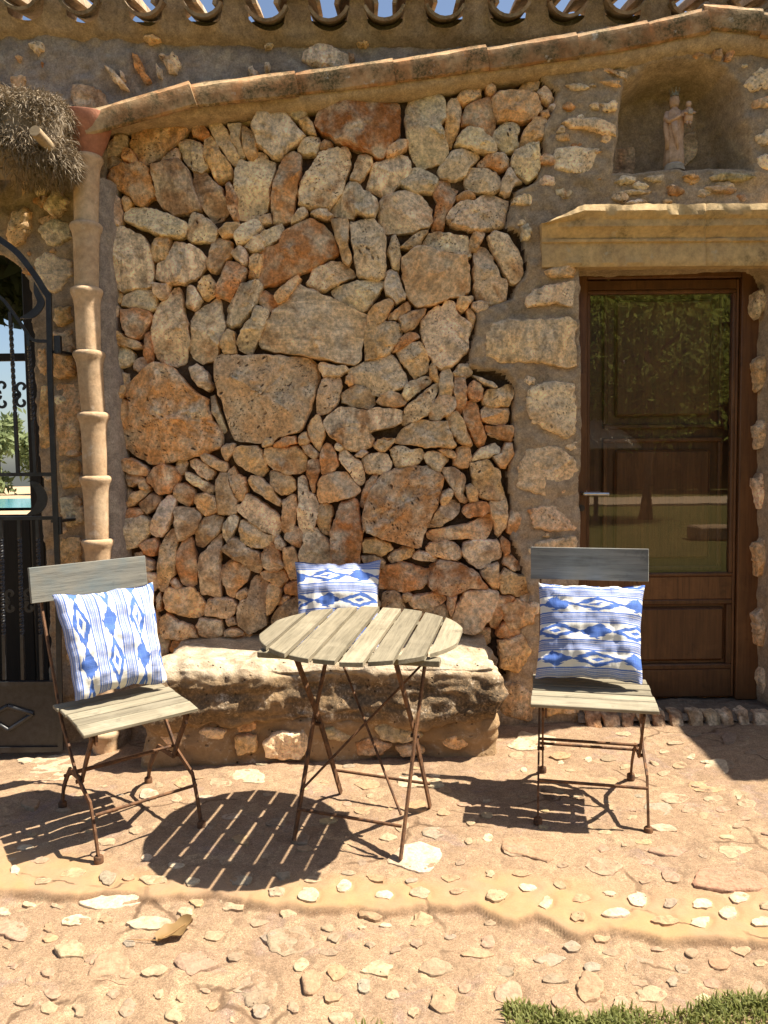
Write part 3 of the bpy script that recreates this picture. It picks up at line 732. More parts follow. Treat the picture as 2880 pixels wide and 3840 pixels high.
QUOINS = """Q 1780 700 6.631
o:38,48 45,45 55,43 58,47 56,51 42,51
c:28,64 33,58 45,55 56,53 59,55 59,67 56,68 45,66 30,68
O:5,83 10,77 20,74 40,75 55,73 58,76 58,101 55,103 40,100 15,100 6,96
c:30,115 38,111 50,110 57,112 58,128 57,140 52,143 42,138 32,134 29,124
O:24,160 30,148 38,146 48,147 58,154 60,164 57,172 48,176 36,174 24,170
g:26,22 30,21 33,25 31,30 28,30
N 1880 0 6.028
c:33,92 45,90 58,92 70,91 71,97 67,108 50,108 33,106 32,98
O:37,76 42,73 60,73 72,78 72,84 66,85 55,80 42,80
g:40,52 50,51 56,54 48,57 42,55
O:52,44 60,42 72,43 80,45 79,49 74,48 70,45 60,44
o:60,50 74,50 75,54 68,54
c:60,64 72,62 73,68 66,70
o:34,84 42,82 44,87 36,88
c:152,50 158,45 166,42 172,45 172,53 156,57 151,54
r:157,62 166,59 172,62 170,66 157,67
c:158,85 166,80 172,83 172,91 160,90
c:158,98 166,95 172,96 172,108 160,104
r:132,31 137,29 138,37 132,36
r:140,30 147,28 144,37 139,37
o:118,34 124,32 128,34 122,36
S 2200 200 4.099
g:24,117 34,112 46,113 44,118 32,120
g:52,113 60,110 72,111 70,117 58,118
o:87,112 95,110 104,112 98,116
y:112,112 125,109 150,110 158,113 140,117 115,116
g:26,127 40,124 60,125 58,128 30,129
r:75,122 85,120 92,127 84,130 76,128
g:34,136 48,133 54,136 44,139
b:106,122 120,121 140,124 135,128 112,127
Z 0 0 17.36
O:114.7,109.8 118,109 124.5,109.8 124.8,114.5 120,115 115,114
O:115,119 116.5,116.8 124.8,115.8 124.8,118.5 117,120
o:108,131 112,129.5 116,131 115.5,135 110,136
o:107.5,139 113,137 115,141 112,146 108,144
o:106.5,149 112,147.5 116,150 115,156 109,155
o:117,151.5 124,151 124.6,154 118,155
c:163,63 165,62 166,66 164,69 162.8,67
o:163.2,78 165.5,76 166.5,82 164,85
c:163.5,92 166,90 166.5,96 164,97
c:163.2,104 165,102 166.5,108 164.5,110
o:163.3,118 166,116 166.5,124 164,125
o:163.3,133 165.5,131 166.5,139 164,140
c:164,146 166,144 167,150 165,151
P 0 350 4.521
c:28,78 30,72 38,72 41,78 38,84 34,88 29,84
c:36,92 42,81 50,80 58,90 52,98 48,104 40,100 36,96
o:5,115 10,98 20,94 26,98 24,112 20,122 12,127 6,124
g:30,112 45,104 58,108 60,120 50,126 38,126 34,120
g:26,140 38,130 48,135 58,138 60,150 50,165 40,166 33,155
o:44,178 58,176 60,190 46,195
o:44,198 60,196 62,215 45,214
o:18,66 26,62 28,66 22,84 18,84
o:44,70 56,66 60,78 50,78
V 0 1250 3.844
o:36,14 45,12 46,43 40,43 36,30
o:52,15 72,10 74,40 60,45 52,42
o:54,50 76,48 80,75 78,115 58,120 54,90
o:57,125 78,122 80,150 60,152
g:58,160 80,158 82,185 65,190 59,175
o:40,50 46,50 49,80 48,120 40,122 38,90
o:58,200 80,198 82,235 60,235
o:60,245 82,243 84,280 62,280
o:62,290 84,288 86,330 64,330"""
UPPER = """U 0 0 6.028
c:60,34 66,36 72,44 76,50 70,48 62,38
c:94,26 102,27 104,25 109,31 106,39 101,38
r:77,25 82,27 84,35 90,43 86,45 80,36
o:84,16 94,15 97,18 90,20 85,18
b:40,46 54,47 60,52 64,60 62,65 50,65 42,64 38,54
o:0,40 10,40 9,55 2,60
g:70,37 73,38 74,44 71,43
c:12,20 20,18 22,23 18,28 13,24
o:3,28 8,28 5,33
r:20,31 22,33 21,36
g:93,32 97,36 98,43 94,42
W 900 0 6.028
g:38,24 45,20 52,20 60,24 69,28 68,36 62,38 50,35 40,33 37,30
g:3,35 5,33 9,39 9,44 4,42
c:12,20 19,19 19,23 13,23
g:13,32 16,33 17,39 14,38
g:21,40 26,39 30,43 23,43
o:49,34 54,33 54,37 49,37
o:72,20 80,19 80,22 74,23
b:67,26 70,27 70,31 66,31"""
GROUND = """0 2700
30,30,35,17W 15,25,10,4W 93,47,15,8W 113,38,12,6o 136,40,14,6c 155,36,20,8W 110,50,7,5c 99,41,6,4c 9,93,7,5W 46,95,18,6y 67,97,11,8g 91,85,9,4W 110,91,12,4W 96,99,18,6c 120,101,11,5W 150,100,16,6g 72,109,38,11W 19,110,9,4W 35,112,8,4c 123,110,10,6y 145,112,17,7c 115,117,10,7W 46,121,18,7W 93,123,27,8W 66,121,7,4o 2,115,8,5W 8,127,24,12p 30,126,6,5o 31,133,9,4o 81,136,9,5G 44,142,20,10c 134,131,14,8c 70,154,30,17q 123,149,22,14p 147,145,9,6b 97,155,14,6c 155,160,24,18g 30,155,9,5p 18,161,6,6r 33,168,10,7p 70,169,9,5p 99,168,6,6c 112,170,7,6y 127,165,8,4p 15,172,12,8c 30,177,12,7c 49,178,9,8b 80,176,13,10g 108,182,10,8c 133,175,8,5o 162,178,10,8g 144,183,5,4c 8,150,6,4p 5,137,6,4o 55,60,14,6c 20,52,12,6o 60,83,10,5p 25,86,14,6p 66,75,12,5c 85,68,9,4c 130,66,10,5g 150,75,12,6o 140,88,10,5c
950 2900
103,53,36,17W 110,6,20,5W 97,5,20,8W 70,7,16,6o 100,21,13,8o 70,23,14,5o 73,14,5,3c 113,37,13,7g 146,40,8,4W 84,40,11,4c 92,33,10,5c 134,42,6,4c 163,49,16,10b 19,63,12,4g 15,73,10,5W 34,75,12,8W 57,69,11,8W 37,65,12,4c 76,65,13,5o 98,66,8,3G 82,75,12,5W 104,74,13,5c 122,65,13,4o 127,73,13,5o 151,76,14,6c 147,63,7,4c 22,83,12,6c 73,84,16,6o 105,87,16,8o 46,92,8,5b 20,100,34,22g 51,98,9,5g 83,91,9,3W 123,98,8,4g 146,102,9,7p 102,102,8,5b 88,107,9,5b 72,104,7,4b 30,115,11,8W 46,108,12,4b 52,121,11,8o 77,120,20,9c 112,119,19,9b 155,120,13,5b 36,128,13,14r 70,130,9,9g 98,130,9,6b 87,136,9,5c 49,137,12,5o 5,130,24,22g 24,143,8,7p 5,146,11,7b 119,141,16,14o 100,146,7,6c 55,150,15,10c 158,134,18,12p 132,131,10,6p 140,110,22,6o 120,10,8,4o 135,30,8,4c 60,46,12,5o 30,40,12,6b 68,55,6,4b 128,56,6,4b 15,30,14,6b 118,24,8,4o
1880 2700
22,13,32,11W 9,22,9,6c 38,23,14,4o 53,16,9,5c 67,24,10,4b 76,8,10,3c 54,25,5,4W 77,29,9,3c 101,19,8,2c 118,22,6,3W 108,14,10,2c 83,34,8,2c 14,31,6,3W 43,31,6,2c 37,26,4,2W 102,33,10,3c 95,27,6,3c 111,28,10,4o 127,26,6,2W 135,29,15,8W 128,41,23,8o 154,52,14,5c 148,48,4,3W 132,49,12,4c 107,48,20,6c 98,56,18,9g 116,55,8,4p 127,59,10,5o 150,61,8,3p 138,55,10,3p 148,66,7,4p 101,68,18,5W 134,71,22,6r 20,80,36,15R 62,92,26,11p 63,80,10,5p 104,82,22,8p 126,84,7,4b 144,82,22,8c 77,78,6,3c 90,88,9,3p 106,96,12,7p 145,98,50,14R 90,100,6,3p 39,91,8,4p 13,96,12,4o 17,104,12,4W 36,102,9,4c 28,113,9,7W 50,111,11,5o 67,108,8,4W 85,111,13,8W 105,113,10,6G 126,113,15,7W 148,110,12,6W 165,115,10,5c 142,119,10,6W 73,120,18,6W 102,124,18,6o 125,125,13,8W 161,125,14,6W 47,122,11,5o 62,131,9,6o 149,138,13,7o 118,140,10,5b 44,138,10,7g 67,140,11,5b 98,137,10,3p 135,146,14,8r 86,148,21,12b 112,149,9,6g 57,149,10,6g 30,145,20,7g 4,152,8,5b 33,159,15,6b 107,159,7,6G 132,159,12,6p 56,165,15,17r 92,168,20,11c 125,170,11,6W 147,171,10,6o 7,167,18,14p 37,173,10,8p 75,174,11,8c 117,178,14,5b 30,181,12,7p 160,165,8,12b 142,12,9,6b 140,27,10,5b 155,20,8,4b 65,38,14,5o 120,8,8,3b 150,12,8,3b 60,60,8,3c 82,61,6,3c 64,70,8,3c"""
def W2(u, v, y=YW):
    p = onY(u, v, y); return (p.x, p.z)
# =========================================================== the ground
BL = [(0, 3333), (145, 3336), (200, 3351), (313, 3348), (386, 3333), (494, 3339), (560, 3363), (711, 3351), (808, 3339), (904, 3369), (950, 3376), (1028, 3388), (1070, 3382), (1161, 3403), (1251, 3397), (1324, 3391), (1450, 3412), (1600, 3385), (1700, 3400), (1776, 3385), (1880, 3438), (1928, 3450), (2006, 3423), (2061, 3447), (2121, 3484), (2170, 3502), (2242, 3478), (2338, 3480), (2422, 3496), (2483, 3514), (2573, 3508), (2724, 3514), (2880, 3523)]
BU = [(0, 3150), (300, 3190), (600, 3260), (950, 3285), (1300, 3262), (1500, 3275), (1700, 3255), (1880, 3240), (2060, 3275), (2300, 3310), (2500, 3330), (2880, 3320)]
lo = [onG(*p) for p in BL]; up = [onG(*p) for p in BU]
lo = [(-3.2, lo[0].y+.02)]+[(p.x, p.y) for p in lo]+[(3.2, lo[-1].y)]
upl = [(-3.2, up[0].y+.05)]+[(p.x, p.y) for p in up]+[(3.2, up[-1].y+.05)]
def lawn_edge(x):
    return np.where(x > .22, 1.738+.0*x, 1.738-np.clip(.22-x, 0, .6)*.12) + .02*np.sin(x*9)+.012*np.sin(x*23+1)
GS = []
ox = oy = 0
for l in GROUND.strip().split('\n'):
    q = l.split()
    if len(q) == 2 and ',' not in l: ox, oy = float(q[0]), float(q[1]); continue
    for e in q:
        a, b, ww, hh_ = e[:-1].split(','); GS.append((ox+float(a)*6.028, oy+float(b)*6.028, float(ww)*3.014, float(hh_)*3.014, e[-1]))
gouts = []
for k, (a, b, ww, hv, c) in enumerate(GS):
    R = random.Random(k*31+5); n = R.choice((6, 7, 8, 9)); ph = R.uniform(0, 6); pts = []
    for j in range(n):
        t = 2*pi*j/n+ph+R.uniform(-.22, .22); r = R.uniform(.62, 1.2)
        p = onG(a+1.12*ww*r*cos(t), b+1.2*hv*r*sin(t)); pts.append((p.x, p.y))
    gouts.append((pts, c))
Rx = random.Random(77)
while len(gouts) < 296:                               # small stones between the large ones
    a, b = Rx.uniform(-20, 2900), 2860+980*Rx.random()**1.1; p = onG(a, b)
    if any(math.hypot(p.x-q[0][0][0], p.y-q[0][0][1]) < .075 for q in gouts): continue
    s_ = Rx.uniform(.010, .024); n = Rx.choice((5, 6, 7)); gouts.append(([(p.x+s_*1.5*Rx.uniform(.7, 1.2)*cos(2*pi*j/n), p.y+s_*Rx.uniform(.7, 1.2)*sin(2*pi*j/n)) for j in range(n)], Rx.choice('ccoppbgWy')))
dx = .0072
gx = np.arange(-2.75, 2.75, dx); gy = np.arange(1.36, YW+.12, dx); X, Y = np.meshgrid(gx, gy)
t = np.clip((Y-2.9)/.6, 0, 1); t = t*t*(3-2*t)
Z = .035*(Y-2.7)+.03*np.minimum(X-.7, 0)*t
ylo = np.interp(X, [p[0] for p in lo], [p[1] for p in lo]); yup = np.interp(X, [p[0] for p in upl], [p[1] for p in upl])
wob = fbm(X, Y, 14, 3, 5)*.03
d = Y-ylo+wob*.5
Z += -.019*(1-sst(-.015, .008, d))*(1-sst(.0, .5, -d)*.8)
edge = np.exp(-((d+.008)/.009)**2)*.8*np.clip(.75+1.4*fbm(X, Y, 18, 3, 21), 0, 1)
band = sst(-.012, .008, d)*(1-sst(-.10, .04, Y-yup+wob*2))
nz = fbm(X, Y, 3.5, 4, 1)*.016+fbm(X, Y, 22, 4, 2)*.012
Z += nz*(1-.55*band)
for pts, c in gouts:
    px = [p[0] for p in pts]; py = [p[1] for p in pts]; r = .05
    i0, i1 = np.searchsorted(gx, [min(px)-r, max(px)+r]); j0, j1 = np.searchsorted(gy, [min(py)-r, max(py)+r])
    if i1-i0 < 2 or j1-j0 < 2: continue
    s_ = (slice(j0, j1), slice(i0, i1)); sd = sdpoly(X[s_], Y[s_], pts); fr = 1 if Y[s_].mean() < 2.35 else .5
    Z[s_] -= .0045*fr*np.exp(-((sd-.002)/.009)**2)*(.4+1.2*(fbm(X[s_], Y[s_], 30, 2, 9)+.5))
def ground_z(x, y):
    i = int(round((x-gx[0])/dx)); j = int(round((y-gy[0])/dx))
    return float(Z[min(max(j, 0), len(gy)-1), min(max(i, 0), len(gx)-1)])
nx, ny = len(gx), len(gy); V = np.stack([X.ravel(), Y.ravel(), Z.ravel()], 1)
idx = np.arange(nx*ny).reshape(ny, nx)
keep = ((Y[:-1, :-1]) > lawn_edge(X[:-1, :-1])-.16)
quads = np.stack([idx[:-1, :-1], idx[:-1, 1:], idx[1:, 1:], idx[1:, :-1]], -1)[keep]
me, used = grid_mesh('patio', V, quads, 180)
at = me.attributes.new('edge', 'FLOAT', 'POINT'); at.data.foreach_set('value', edge.ravel()[used].astype(np.float32))
at = me.attributes.new('band', 'FLOAT', 'POINT'); at.data.foreach_set('value', band.ravel()[used].astype(np.float32))
patio = mesh_obj('patio', me, MG); tag(patio, kind='structure')
GC = {'W': (.54, .43, .29), 'c': (.43, .32, .20), 'o': (.42, .26, .14), 'q': (.42, .255, .15), 'p': (.365, .23, .16), 'y': (.44, .32, .165), 'g': (.29, .245, .18), 'G': (.24, .225, .21), 'b': (.27, .195, .135), 'r': (.39, .205, .115), 'R': (.35, .19, .115)}
for k, (pts, c) in enumerate(gouts):
    R = random.Random(k+900); cx = sum(p[0] for p in pts)/len(pts); cy = sum(p[1] for p in pts)/len(pts)
    if cy < float(lawn_edge(np.array(cx)))-.02: continue
    z = ground_z(cx, cy); rad = max(abs(p[1]-cy) for p in pts)
    h = .0012+min(.0035, rad*.04)*R.uniform(.1, 1.4)
    vs, fs = rock(pts, h, k, step=.012, jit=.003, amp=.006, shoulder=.008, tilt=.10, back=-.02, facets=1, nmax=34, cham=.14)
    me = bpy.data.meshes.new('stone'); me.from_pydata([(a, b, e+gz(a, b)+(z-gz(cx, cy))) for a, b, e in vs], [], fs); me.shade_smooth(); me.set_sharp_from_angle(angle=radians(40))
    o = mesh_obj('stone', me, MP, patio); cc = Vector(vary(GC[c], R, .12)).lerp(Vector((.33, .235, .145)), R.uniform(0, .3) if c == 'W' else R.uniform(.15, .75)); o.color = (*cc, .35)
# lawn
lw = MB(); n = 60
lx = np.linspace(-2.75, 2.75, n)
for i in range(n-1):
    a, b = lx[i], lx[i+1]; ea, eb = float(lawn_edge(np.array(a)))-.15, float(lawn_edge(np.array(b)))-.15
    lw.add([(a, -2, -.06), (b, -2, -.06), (b, eb+.01, -.045), (a, ea+.01, -.045)], [(0, 1, 2, 3)])
lw.add([(-70, -90, -.06), (70, -90, -.06), (70, -2, -.06), (-70, -2, -.06)], [(0, 1, 2, 3)])
lw.add([(2.75, -2, -.06), (70, -2, -.06), (70, 1.8, -.06), (2.75, 1.8, -.06)], [(0, 1, 2, 3)])
lw.add([(-70, -2, -.06), (-2.75, -2, -.06), (-2.75, 1.8, -.06), (-70, 1.8, -.06)], [(0, 1, 2, 3)])
g = Mat('lawn_turf', .9, .1); P = g.pos()
mlawn = g.out(g.mix(g.noise(P, 60, 4, .7), (.085, .076, .020), (.19, .162, .048)), g.bump(g.noise(P, 160, 3, .7), 1, .02))
tag(lw.build('lawn', mlawn), kind='structure')
og = MB(); og.add([(-70, 1.8, -.075), (-2.7, 1.8, -.075), (-2.7, 60, -.075), (-70, 60, -.075)], [(0, 1, 2, 3)])
og.add([(2.7, 1.8, -.075), (70, 1.8, -.075), (70, 60, -.075), (2.7, 60, -.075)], [(0, 1, 2, 3)]); og.add([(-2.7, YW, -.075), (2.7, YW, -.075), (2.7, 60, -.075), (-2.7, 60, -.075)], [(0, 1, 2, 3)])
tag(og.build('ground', M_LIP), kind='structure')
# =========================================================== the wall
def PW(L, y=YW): return [W2(a, b, y) for a, b in L]
RUB = PW([(395, 470), (715, 418), (1110, 385), (1480, 332), (1830, 285), (2010, 270), (2092, 330), (2085, 400), (2040, 480), (2035, 600), (2010, 680), (1930, 720), (1905, 850), (1965, 880), (1980, 1000), (1925, 1120), (1790, 1160), (1765, 1370), (1900, 1400), (1935, 1460), (1930, 1560), (1940, 1680), (1905, 1760), (1925, 1880), (1920, 2000), (1960, 2120), (1990, 2230), (1975, 2330), (1930, 2420), (1900, 2560), (380, 2560), (385, 1900), (395, 1400), (385, 900)])
NICHE = PW([(2330, 300), (2312, 430), (2292, 655), (2600, 640), (2832, 645), (2806, 482), (2790, 340), (2740, 250), (2640, 215), (2520, 215), (2420, 240)])
DOOR = PW([(2174, 992), (2500, 980), (2860, 970), (2905, 990), (2926, 1040), (2922, 1800), (2922, 2760), (2176, 2760), (2172, 1900), (2180, 1500)])
GATE = PW([(-900, 700), (-300, 800), (-100, 870), (0, 945), (60, 985), (105, 1050), (117, 1120), (113, 1209), (131, 1292), (135, 1385), (142, 1634), (160, 1942), (173, 2096), (185, 2400), (192, 2900), (-900, 2900)])
LEFTEDGE = [(330, 300), (395, 480), (385, 900), (395, 1400), (385, 1900), (380, 2900)]
COPE = [(-900, 230), (0, 350), (270, 418), (315, 432), (715, 318), (1108, 278), (1475, 231), (1826, 180), (2163, 134), (2428, 88), (2600, 58), (2640, 17), (2880, 45), (3600, 150)]
cw = [W2(*p) for p in COPE]
dz = .0095
wx = np.arange(-2.6, 3.0, dz); wz = np.arange(-.2, 3.32, dz); X, Zw = np.meshgrid(wx, wz)
jx = X+fbm(X, Zw, 16, 3, 41)*.03; jz = Zw+fbm(X, Zw, 16, 3, 43)*.03
dep = np.zeros_like(X)
sr = sdpoly(jx, jz, RUB); dep += .06*(1-sst(-.015, .005, sr))
rough = fbm(X, Zw, 5, 5, 11)*.042+fbm(X, Zw, 20, 4, 12)*.03
dep += rough
sn = sdpoly(X+fbm(X, Zw, 12, 3, 51)*.03, Zw+fbm(X, Zw, 12, 3, 53)*.03, NICHE)
dep += .24*(1-sst(-.075, .0, sn))
sd_ = sdpoly(X+fbm(X, Zw, 12, 3, 61)*.016, Zw+fbm(X, Zw, 12, 3, 63)*.016, DOOR); dep += .21*(1-sst(-.018, .0, sd_))
sg = sdpoly(X+fbm(X, Zw, 10, 3, 71)*.02, Zw, GATE); dep += .36*(1-sst(-.018, .0, sg))
top = np.interp(X, [p[0] for p in cw], [p[1] for p in cw])
dep += .10*sst(-.02, .0, Zw-top-.03)
V = np.stack([X.ravel(), (YW+dep).ravel(), Zw.ravel()], 1); nx, nz_ = len(wx), len(wz); idx = np.arange(nx*nz_).reshape(nz_, nx)
def cells(mask):
    m = mask[:-1, :-1]; return np.stack([idx[:-1, :-1], idx[:-1, 1:], idx[1:, 1:], idx[1:, :-1]], -1)[m]
upm = (Zw-top-.03) > -.02
hole = (sd_ < -.03) | (sg < -.03)
rub = (sr < -.012)
house = mesh_obj('house_wall', grid_mesh('house_wall', V, cells(~upm & ~hole & ~rub), 180)[0], M_MORT)
tag(house, 'long rubble and mortar house wall with the door opening and niche', 'wall')
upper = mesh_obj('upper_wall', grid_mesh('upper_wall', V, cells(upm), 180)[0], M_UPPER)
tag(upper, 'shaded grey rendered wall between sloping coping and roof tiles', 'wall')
panel = mesh_obj('dry_stone_panel', grid_mesh('dry_stone_panel', V, cells(~upm & ~hole & rub), 180)[0], M_BACK)
tag(panel, 'dry stone wall panel of tightly packed cream and rust rubble', 'stone wall')
def wall_stone(c, px, parent, y0, h0, h1, seed, yp=None, **kw):
    P = [W2(a, b, yp or YW-.01) for a, b in px]; R = random.Random(seed*7+3)
    h = R.uniform(h0, h1)
    if c in 'RHMT': h = h1+.012
    vs, fs = rock(P, h, seed, amp=.036 if c == 'H' else .024 if c == 'M' else .009 if c == 'T' or parent is house else .015, **kw)
    me = bpy.data.meshes.new('stone'); me.from_pydata([(a, y0-e, b) for a, b, e in vs], [], fs); me.shade_smooth(); me.set_sharp_from_angle(angle=radians(28))
    o = mesh_obj('stone', me, MS, parent); o.color = (*vary(PALC[c], R), min(1, max(0, PORO[c]+R.uniform(-.25, .35)))); return o
for i, (c, px) in enumerate(parse(STONES)):
    if c == 'o' and i % 5 == 0: c = 'r'
    wall_stone(c, px, panel, YW+.075, .062, .092, i, back=-.03, tilt=.2, facets=4, grow=.0055)
# small filling stones wedged into the widest gaps
fx = np.arange(min(p[0] for p in RUB), max(p[0] for p in RUB), .007); fz = np.arange(.42, max(p[1] for p in RUB), .007); FX, FZ = np.meshgrid(fx, fz)
FD = np.minimum(-sdpoly(FX, FZ, RUB)-.004, .05)
for c, px in parse(STONES):
    P = [W2(a, b, YW-.01) for a, b in px]; qx = [p[0] for p in P]; qz = [p[1] for p in P]
    s_ = (slice(*np.searchsorted(fz, [min(qz)-.06, max(qz)+.06])), slice(*np.searchsorted(fx, [min(qx)-.06, max(qx)+.06])))
    if FX[s_].size: FD[s_] = np.minimum(FD[s_], sdpoly(FX[s_], FZ[s_], P))
for k in range(52):
    j = np.unravel_index(np.argmax(FD), FD.shape); x, z, r_ = FX[j], FZ[j], FD[j]
    if r_ < .006: break
    R = random.Random(k+40); n = 6; th_ = R.uniform(0, 3); pts = []
    for q in range(n):
        an = 2*pi*q/n; a_, b_ = r_*1.75*R.uniform(.8, 1.2)*cos(an), r_*1.05*R.uniform(.8, 1.2)*sin(an); pts.append((x+a_*cos(th_)-b_*sin(th_), z+a_*sin(th_)+b_*cos(th_)))
    vs, fs = rock(pts, .045, 4000+k, amp=.008, back=-.03, tilt=.2, facets=2)
    me = bpy.data.meshes.new('stone'); me.from_pydata([(a, YW+.075-e, b) for a, b, e in vs], [], fs); me.shade_smooth(); me.set_sharp_from_angle(angle=radians(28))
    o = mesh_obj('stone', me, MS, panel); o.color = (*vary(PALC[R.choice('coogr')], R), .3); FD = np.minimum(FD, np.hypot(FX-x, FZ-z)-r_*1.2)
for i, (c, px) in enumerate(parse(QUOINS)):
    if px[0][0] > 2825 and px[0][1] > 900:             # jamb stones on the right side of the reveal
        wall_stone(c, px, house, YW+.15, .03, .05, 500+i, yp=YW+.12, back=-.1, tilt=.1, facets=2, jit=.006, shoulder=.016); continue
    wall_stone(c, px, house, YW+.02, .034, .048, 500+i, back=-.03, tilt=.05, facets=1, jit=.005, shoulder=.012)
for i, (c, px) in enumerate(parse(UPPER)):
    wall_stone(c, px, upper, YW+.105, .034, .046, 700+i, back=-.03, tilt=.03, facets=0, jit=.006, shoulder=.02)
Rq = random.Random(12); spots = []                     # small stones and chips showing through the mortar
while len(spots) < 60:
    z_ = Rq.choice(((1960, 2165, 380, 2690), (2300, 2900, 240, 300), (30, 280, 640, 2700), (2040, 2290, 240, 700), (2300, 2880, 655, 760)))
    a, b = Rq.uniform(z_[0], z_[1]), Rq.uniform(z_[2], z_[3]); s_ = Rq.uniform(9, 30)
    q = W2(a, b)
    if sdpoly(np.array(q[0]), np.array(q[1]), GATE) < .03 or sdpoly(np.array(q[0]), np.array(q[1]), RUB) < .02 or sdpoly(np.array(q[0]), np.array(q[1]), NICHE) < .03 or sdpoly(np.array(q[0]), np.array(q[1]), DOOR) < .03 or any(math.hypot(a-e[0], b-e[1]) < 60 for e in spots): continue
    spots.append((a, b)); n = 7
    wall_stone(Rq.choice('ccogOr'), [(a+s_*1.5*Rq.uniform(.6, 1.2)*cos(2*pi*j/n), b+s_*Rq.uniform(.6, 1.2)*sin(2*pi*j/n)) for j in range(n)], house, YW+.02, .026, .038, 3000+len(spots), back=-.03, tilt=.06, facets=1, jit=.004)
# stones at the back of the niche
for i, (c, px) in enumerate([('b', [(2345, 470), (2450, 470), (2445, 620), (2350, 625)]), ('g', [(2620, 430), (2690, 400), (2700, 500), (2640, 550)]), ('b', [(2570, 560), (2640, 560), (2630, 625), (2575, 630)])]):
    wall_stone(c, px, house, YW+.245, .015, .02, 760+i, back=-.03, tilt=.03, facets=0)
# mass of the building behind the front
m = MB(); x0_, x1_, y0_, y1_, z0_, z1_ = .75, 2.2, YW+.26, YW+3, -.1, 2.8
m.add([(x0_, y0_, z0_), (x1_, y0_, z0_), (x1_, y1_, z0_), (x0_, y1_, z0_), (x0_, y0_, z1_), (x1_, y0_, z1_), (x1_, y1_, z1_), (x0_, y1_, z1_)], [(0, 1, 2, 3), (4, 5, 6, 7), (0, 3, 7, 4), (1, 2, 6, 5), (2, 3, 7, 6)])
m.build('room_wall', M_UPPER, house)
# =========================================================== sloping coping of tiles set on a mortar bed
cop = empty('tile_coping', onY(1440, 250, YW), None, 'sloping row of lichen stained terracotta coping tiles above the dry stones', 'coping')
cop.location = (0, 0, 0)
TS = [((300, 432), (712, 316)), ((716, 326), (1106, 277)), ((1109, 281), (1474, 230)), ((1475, 234), (1823, 178)), ((1826, 188), (2162, 134)), ((2163, 138), (2428, 88)), ((2428, 92), (2648, 40)), ((2640, 22), (2860, 46)), ((2862, 54), (3200, 96))]
YC = YW-.058
def tile_prof(r, th, a0, a1, n=8):
    o = [(r*cos(a0+(a1-a0)*k/n), r*sin(a0+(a1-a0)*k/n)) for k in range(n+1)]
    return o+[((r-th)*cos(a0+(a1-a0)*k/n), (r-th)*sin(a0+(a1-a0)*k/n)) for k in range(n, -1, -1)]
for i, (a, b) in enumerate(TS):
    A, B = onY(*a, YC-(.13, .065)[i] if i < 2 else YC), onY(*b, YC-(.075, .01)[i] if i < 2 else YC); m = MB(); d = (B-A).normalized(); R = random.Random(i)
    nrm = Vector((0, -1, 0)); upv = nrm.cross(d)*-1
    if upv.z < 0: upv = -upv
    prof = [(.003, -.001), (.011, -.006), (.013, -.018), (.012, -.05), (.006, -.082), (-.004, -.088), (-.02, -.085), (-.16, .01), (-.16, .05), (-.05, .022), (-.007, .014)]
    vs = []; fs = []; K = 7
    for k in range(K+1):
        t_ = k/K; p = A.lerp(B, t_); s_ = (1.0+.10*t_) if i < 7 else 1.08
        for q, r_ in prof:
            nn = .0025*mn.noise(Vector((p.x*14+q*30, r_*40, i)))
            vs.append(p + nrm*(q+nn+(.006*t_)) + upv*(r_*s_+nn*1.4))
    n = len(prof)
    for k in range(K):
        for j in range(n): fs.append((k*n+j, (k+1)*n+j, (k+1)*n+(j+1) % n, k*n+(j+1) % n))
    fs += [tuple(range(n)), tuple(K*n+j for j in range(n))[::-1]]
    m.add(vs, fs); m.build('tile', M_TILE, cop, 40)
m = MB()                                             # bed under the tiles
bed = [(300, 445), (712, 395), (1106, 355), (1474, 307), (1823, 255), (2162, 208), (2428, 163), (2648, 112), (2880, 130), (3200, 180)]
bot = [(300, 490), (712, 450), (1106, 402), (1474, 350), (1823, 300), (2050, 262), (2300, 245), (2500, 205), (2700, 178), (2880, 190), (3200, 240)]
bx = [onY(*p, YC) for p in bed]; bb = [onY(*p, YC) for p in bot]
xs = np.linspace(bx[0].x, bx[-1].x, 150); zt = np.interp(xs, [p.x for p in bx], [p.z for p in bx])+.03; zb = np.interp(xs, [p.x for p in bb], [p.z for p in bb])
vs = []; fs = []
for x, a, b in zip(xs, zt, zb):
    b += .012*mn.noise(Vector((x*9, 3, 0)))+.006*mn.noise(Vector((x*40, 1, 0))); f = .004*mn.noise(Vector((x*12, 0, 8)))-.105*max(0, min(1, (-.45-x)/.85))
    for k, (yy, zz) in enumerate(((YC+.012, a), (YC+.010+f, a*.6+b*.4), (YC+.022+f, a*.25+b*.75), (YC+.05+f, b+.008), (YC+.085, b), (YC+.15, b+.01))): vs.append((x, yy, zz))
n = 6
for k in range(len(xs)-1):
    for j in range(n-1): fs.append((k*n+j, k*n+j+1, (k+1)*n+j+1, (k+1)*n+j))
m.add(vs, fs); m.build('mortar_bed', M_LIP, cop, 180)
# left coping tile that runs down to the hopper
m = MB(); A, B = onY(-260, 285, YC), onY(272, 420, YC)
m.flat([A+Vector((0, .05, .02)), A.lerp(B, .5)+Vector((0, .05, .022)), B+Vector((0, .05, .0))], .16, .018, (0, 0, 1)); m.build('tile', M_TILE, cop, 40)
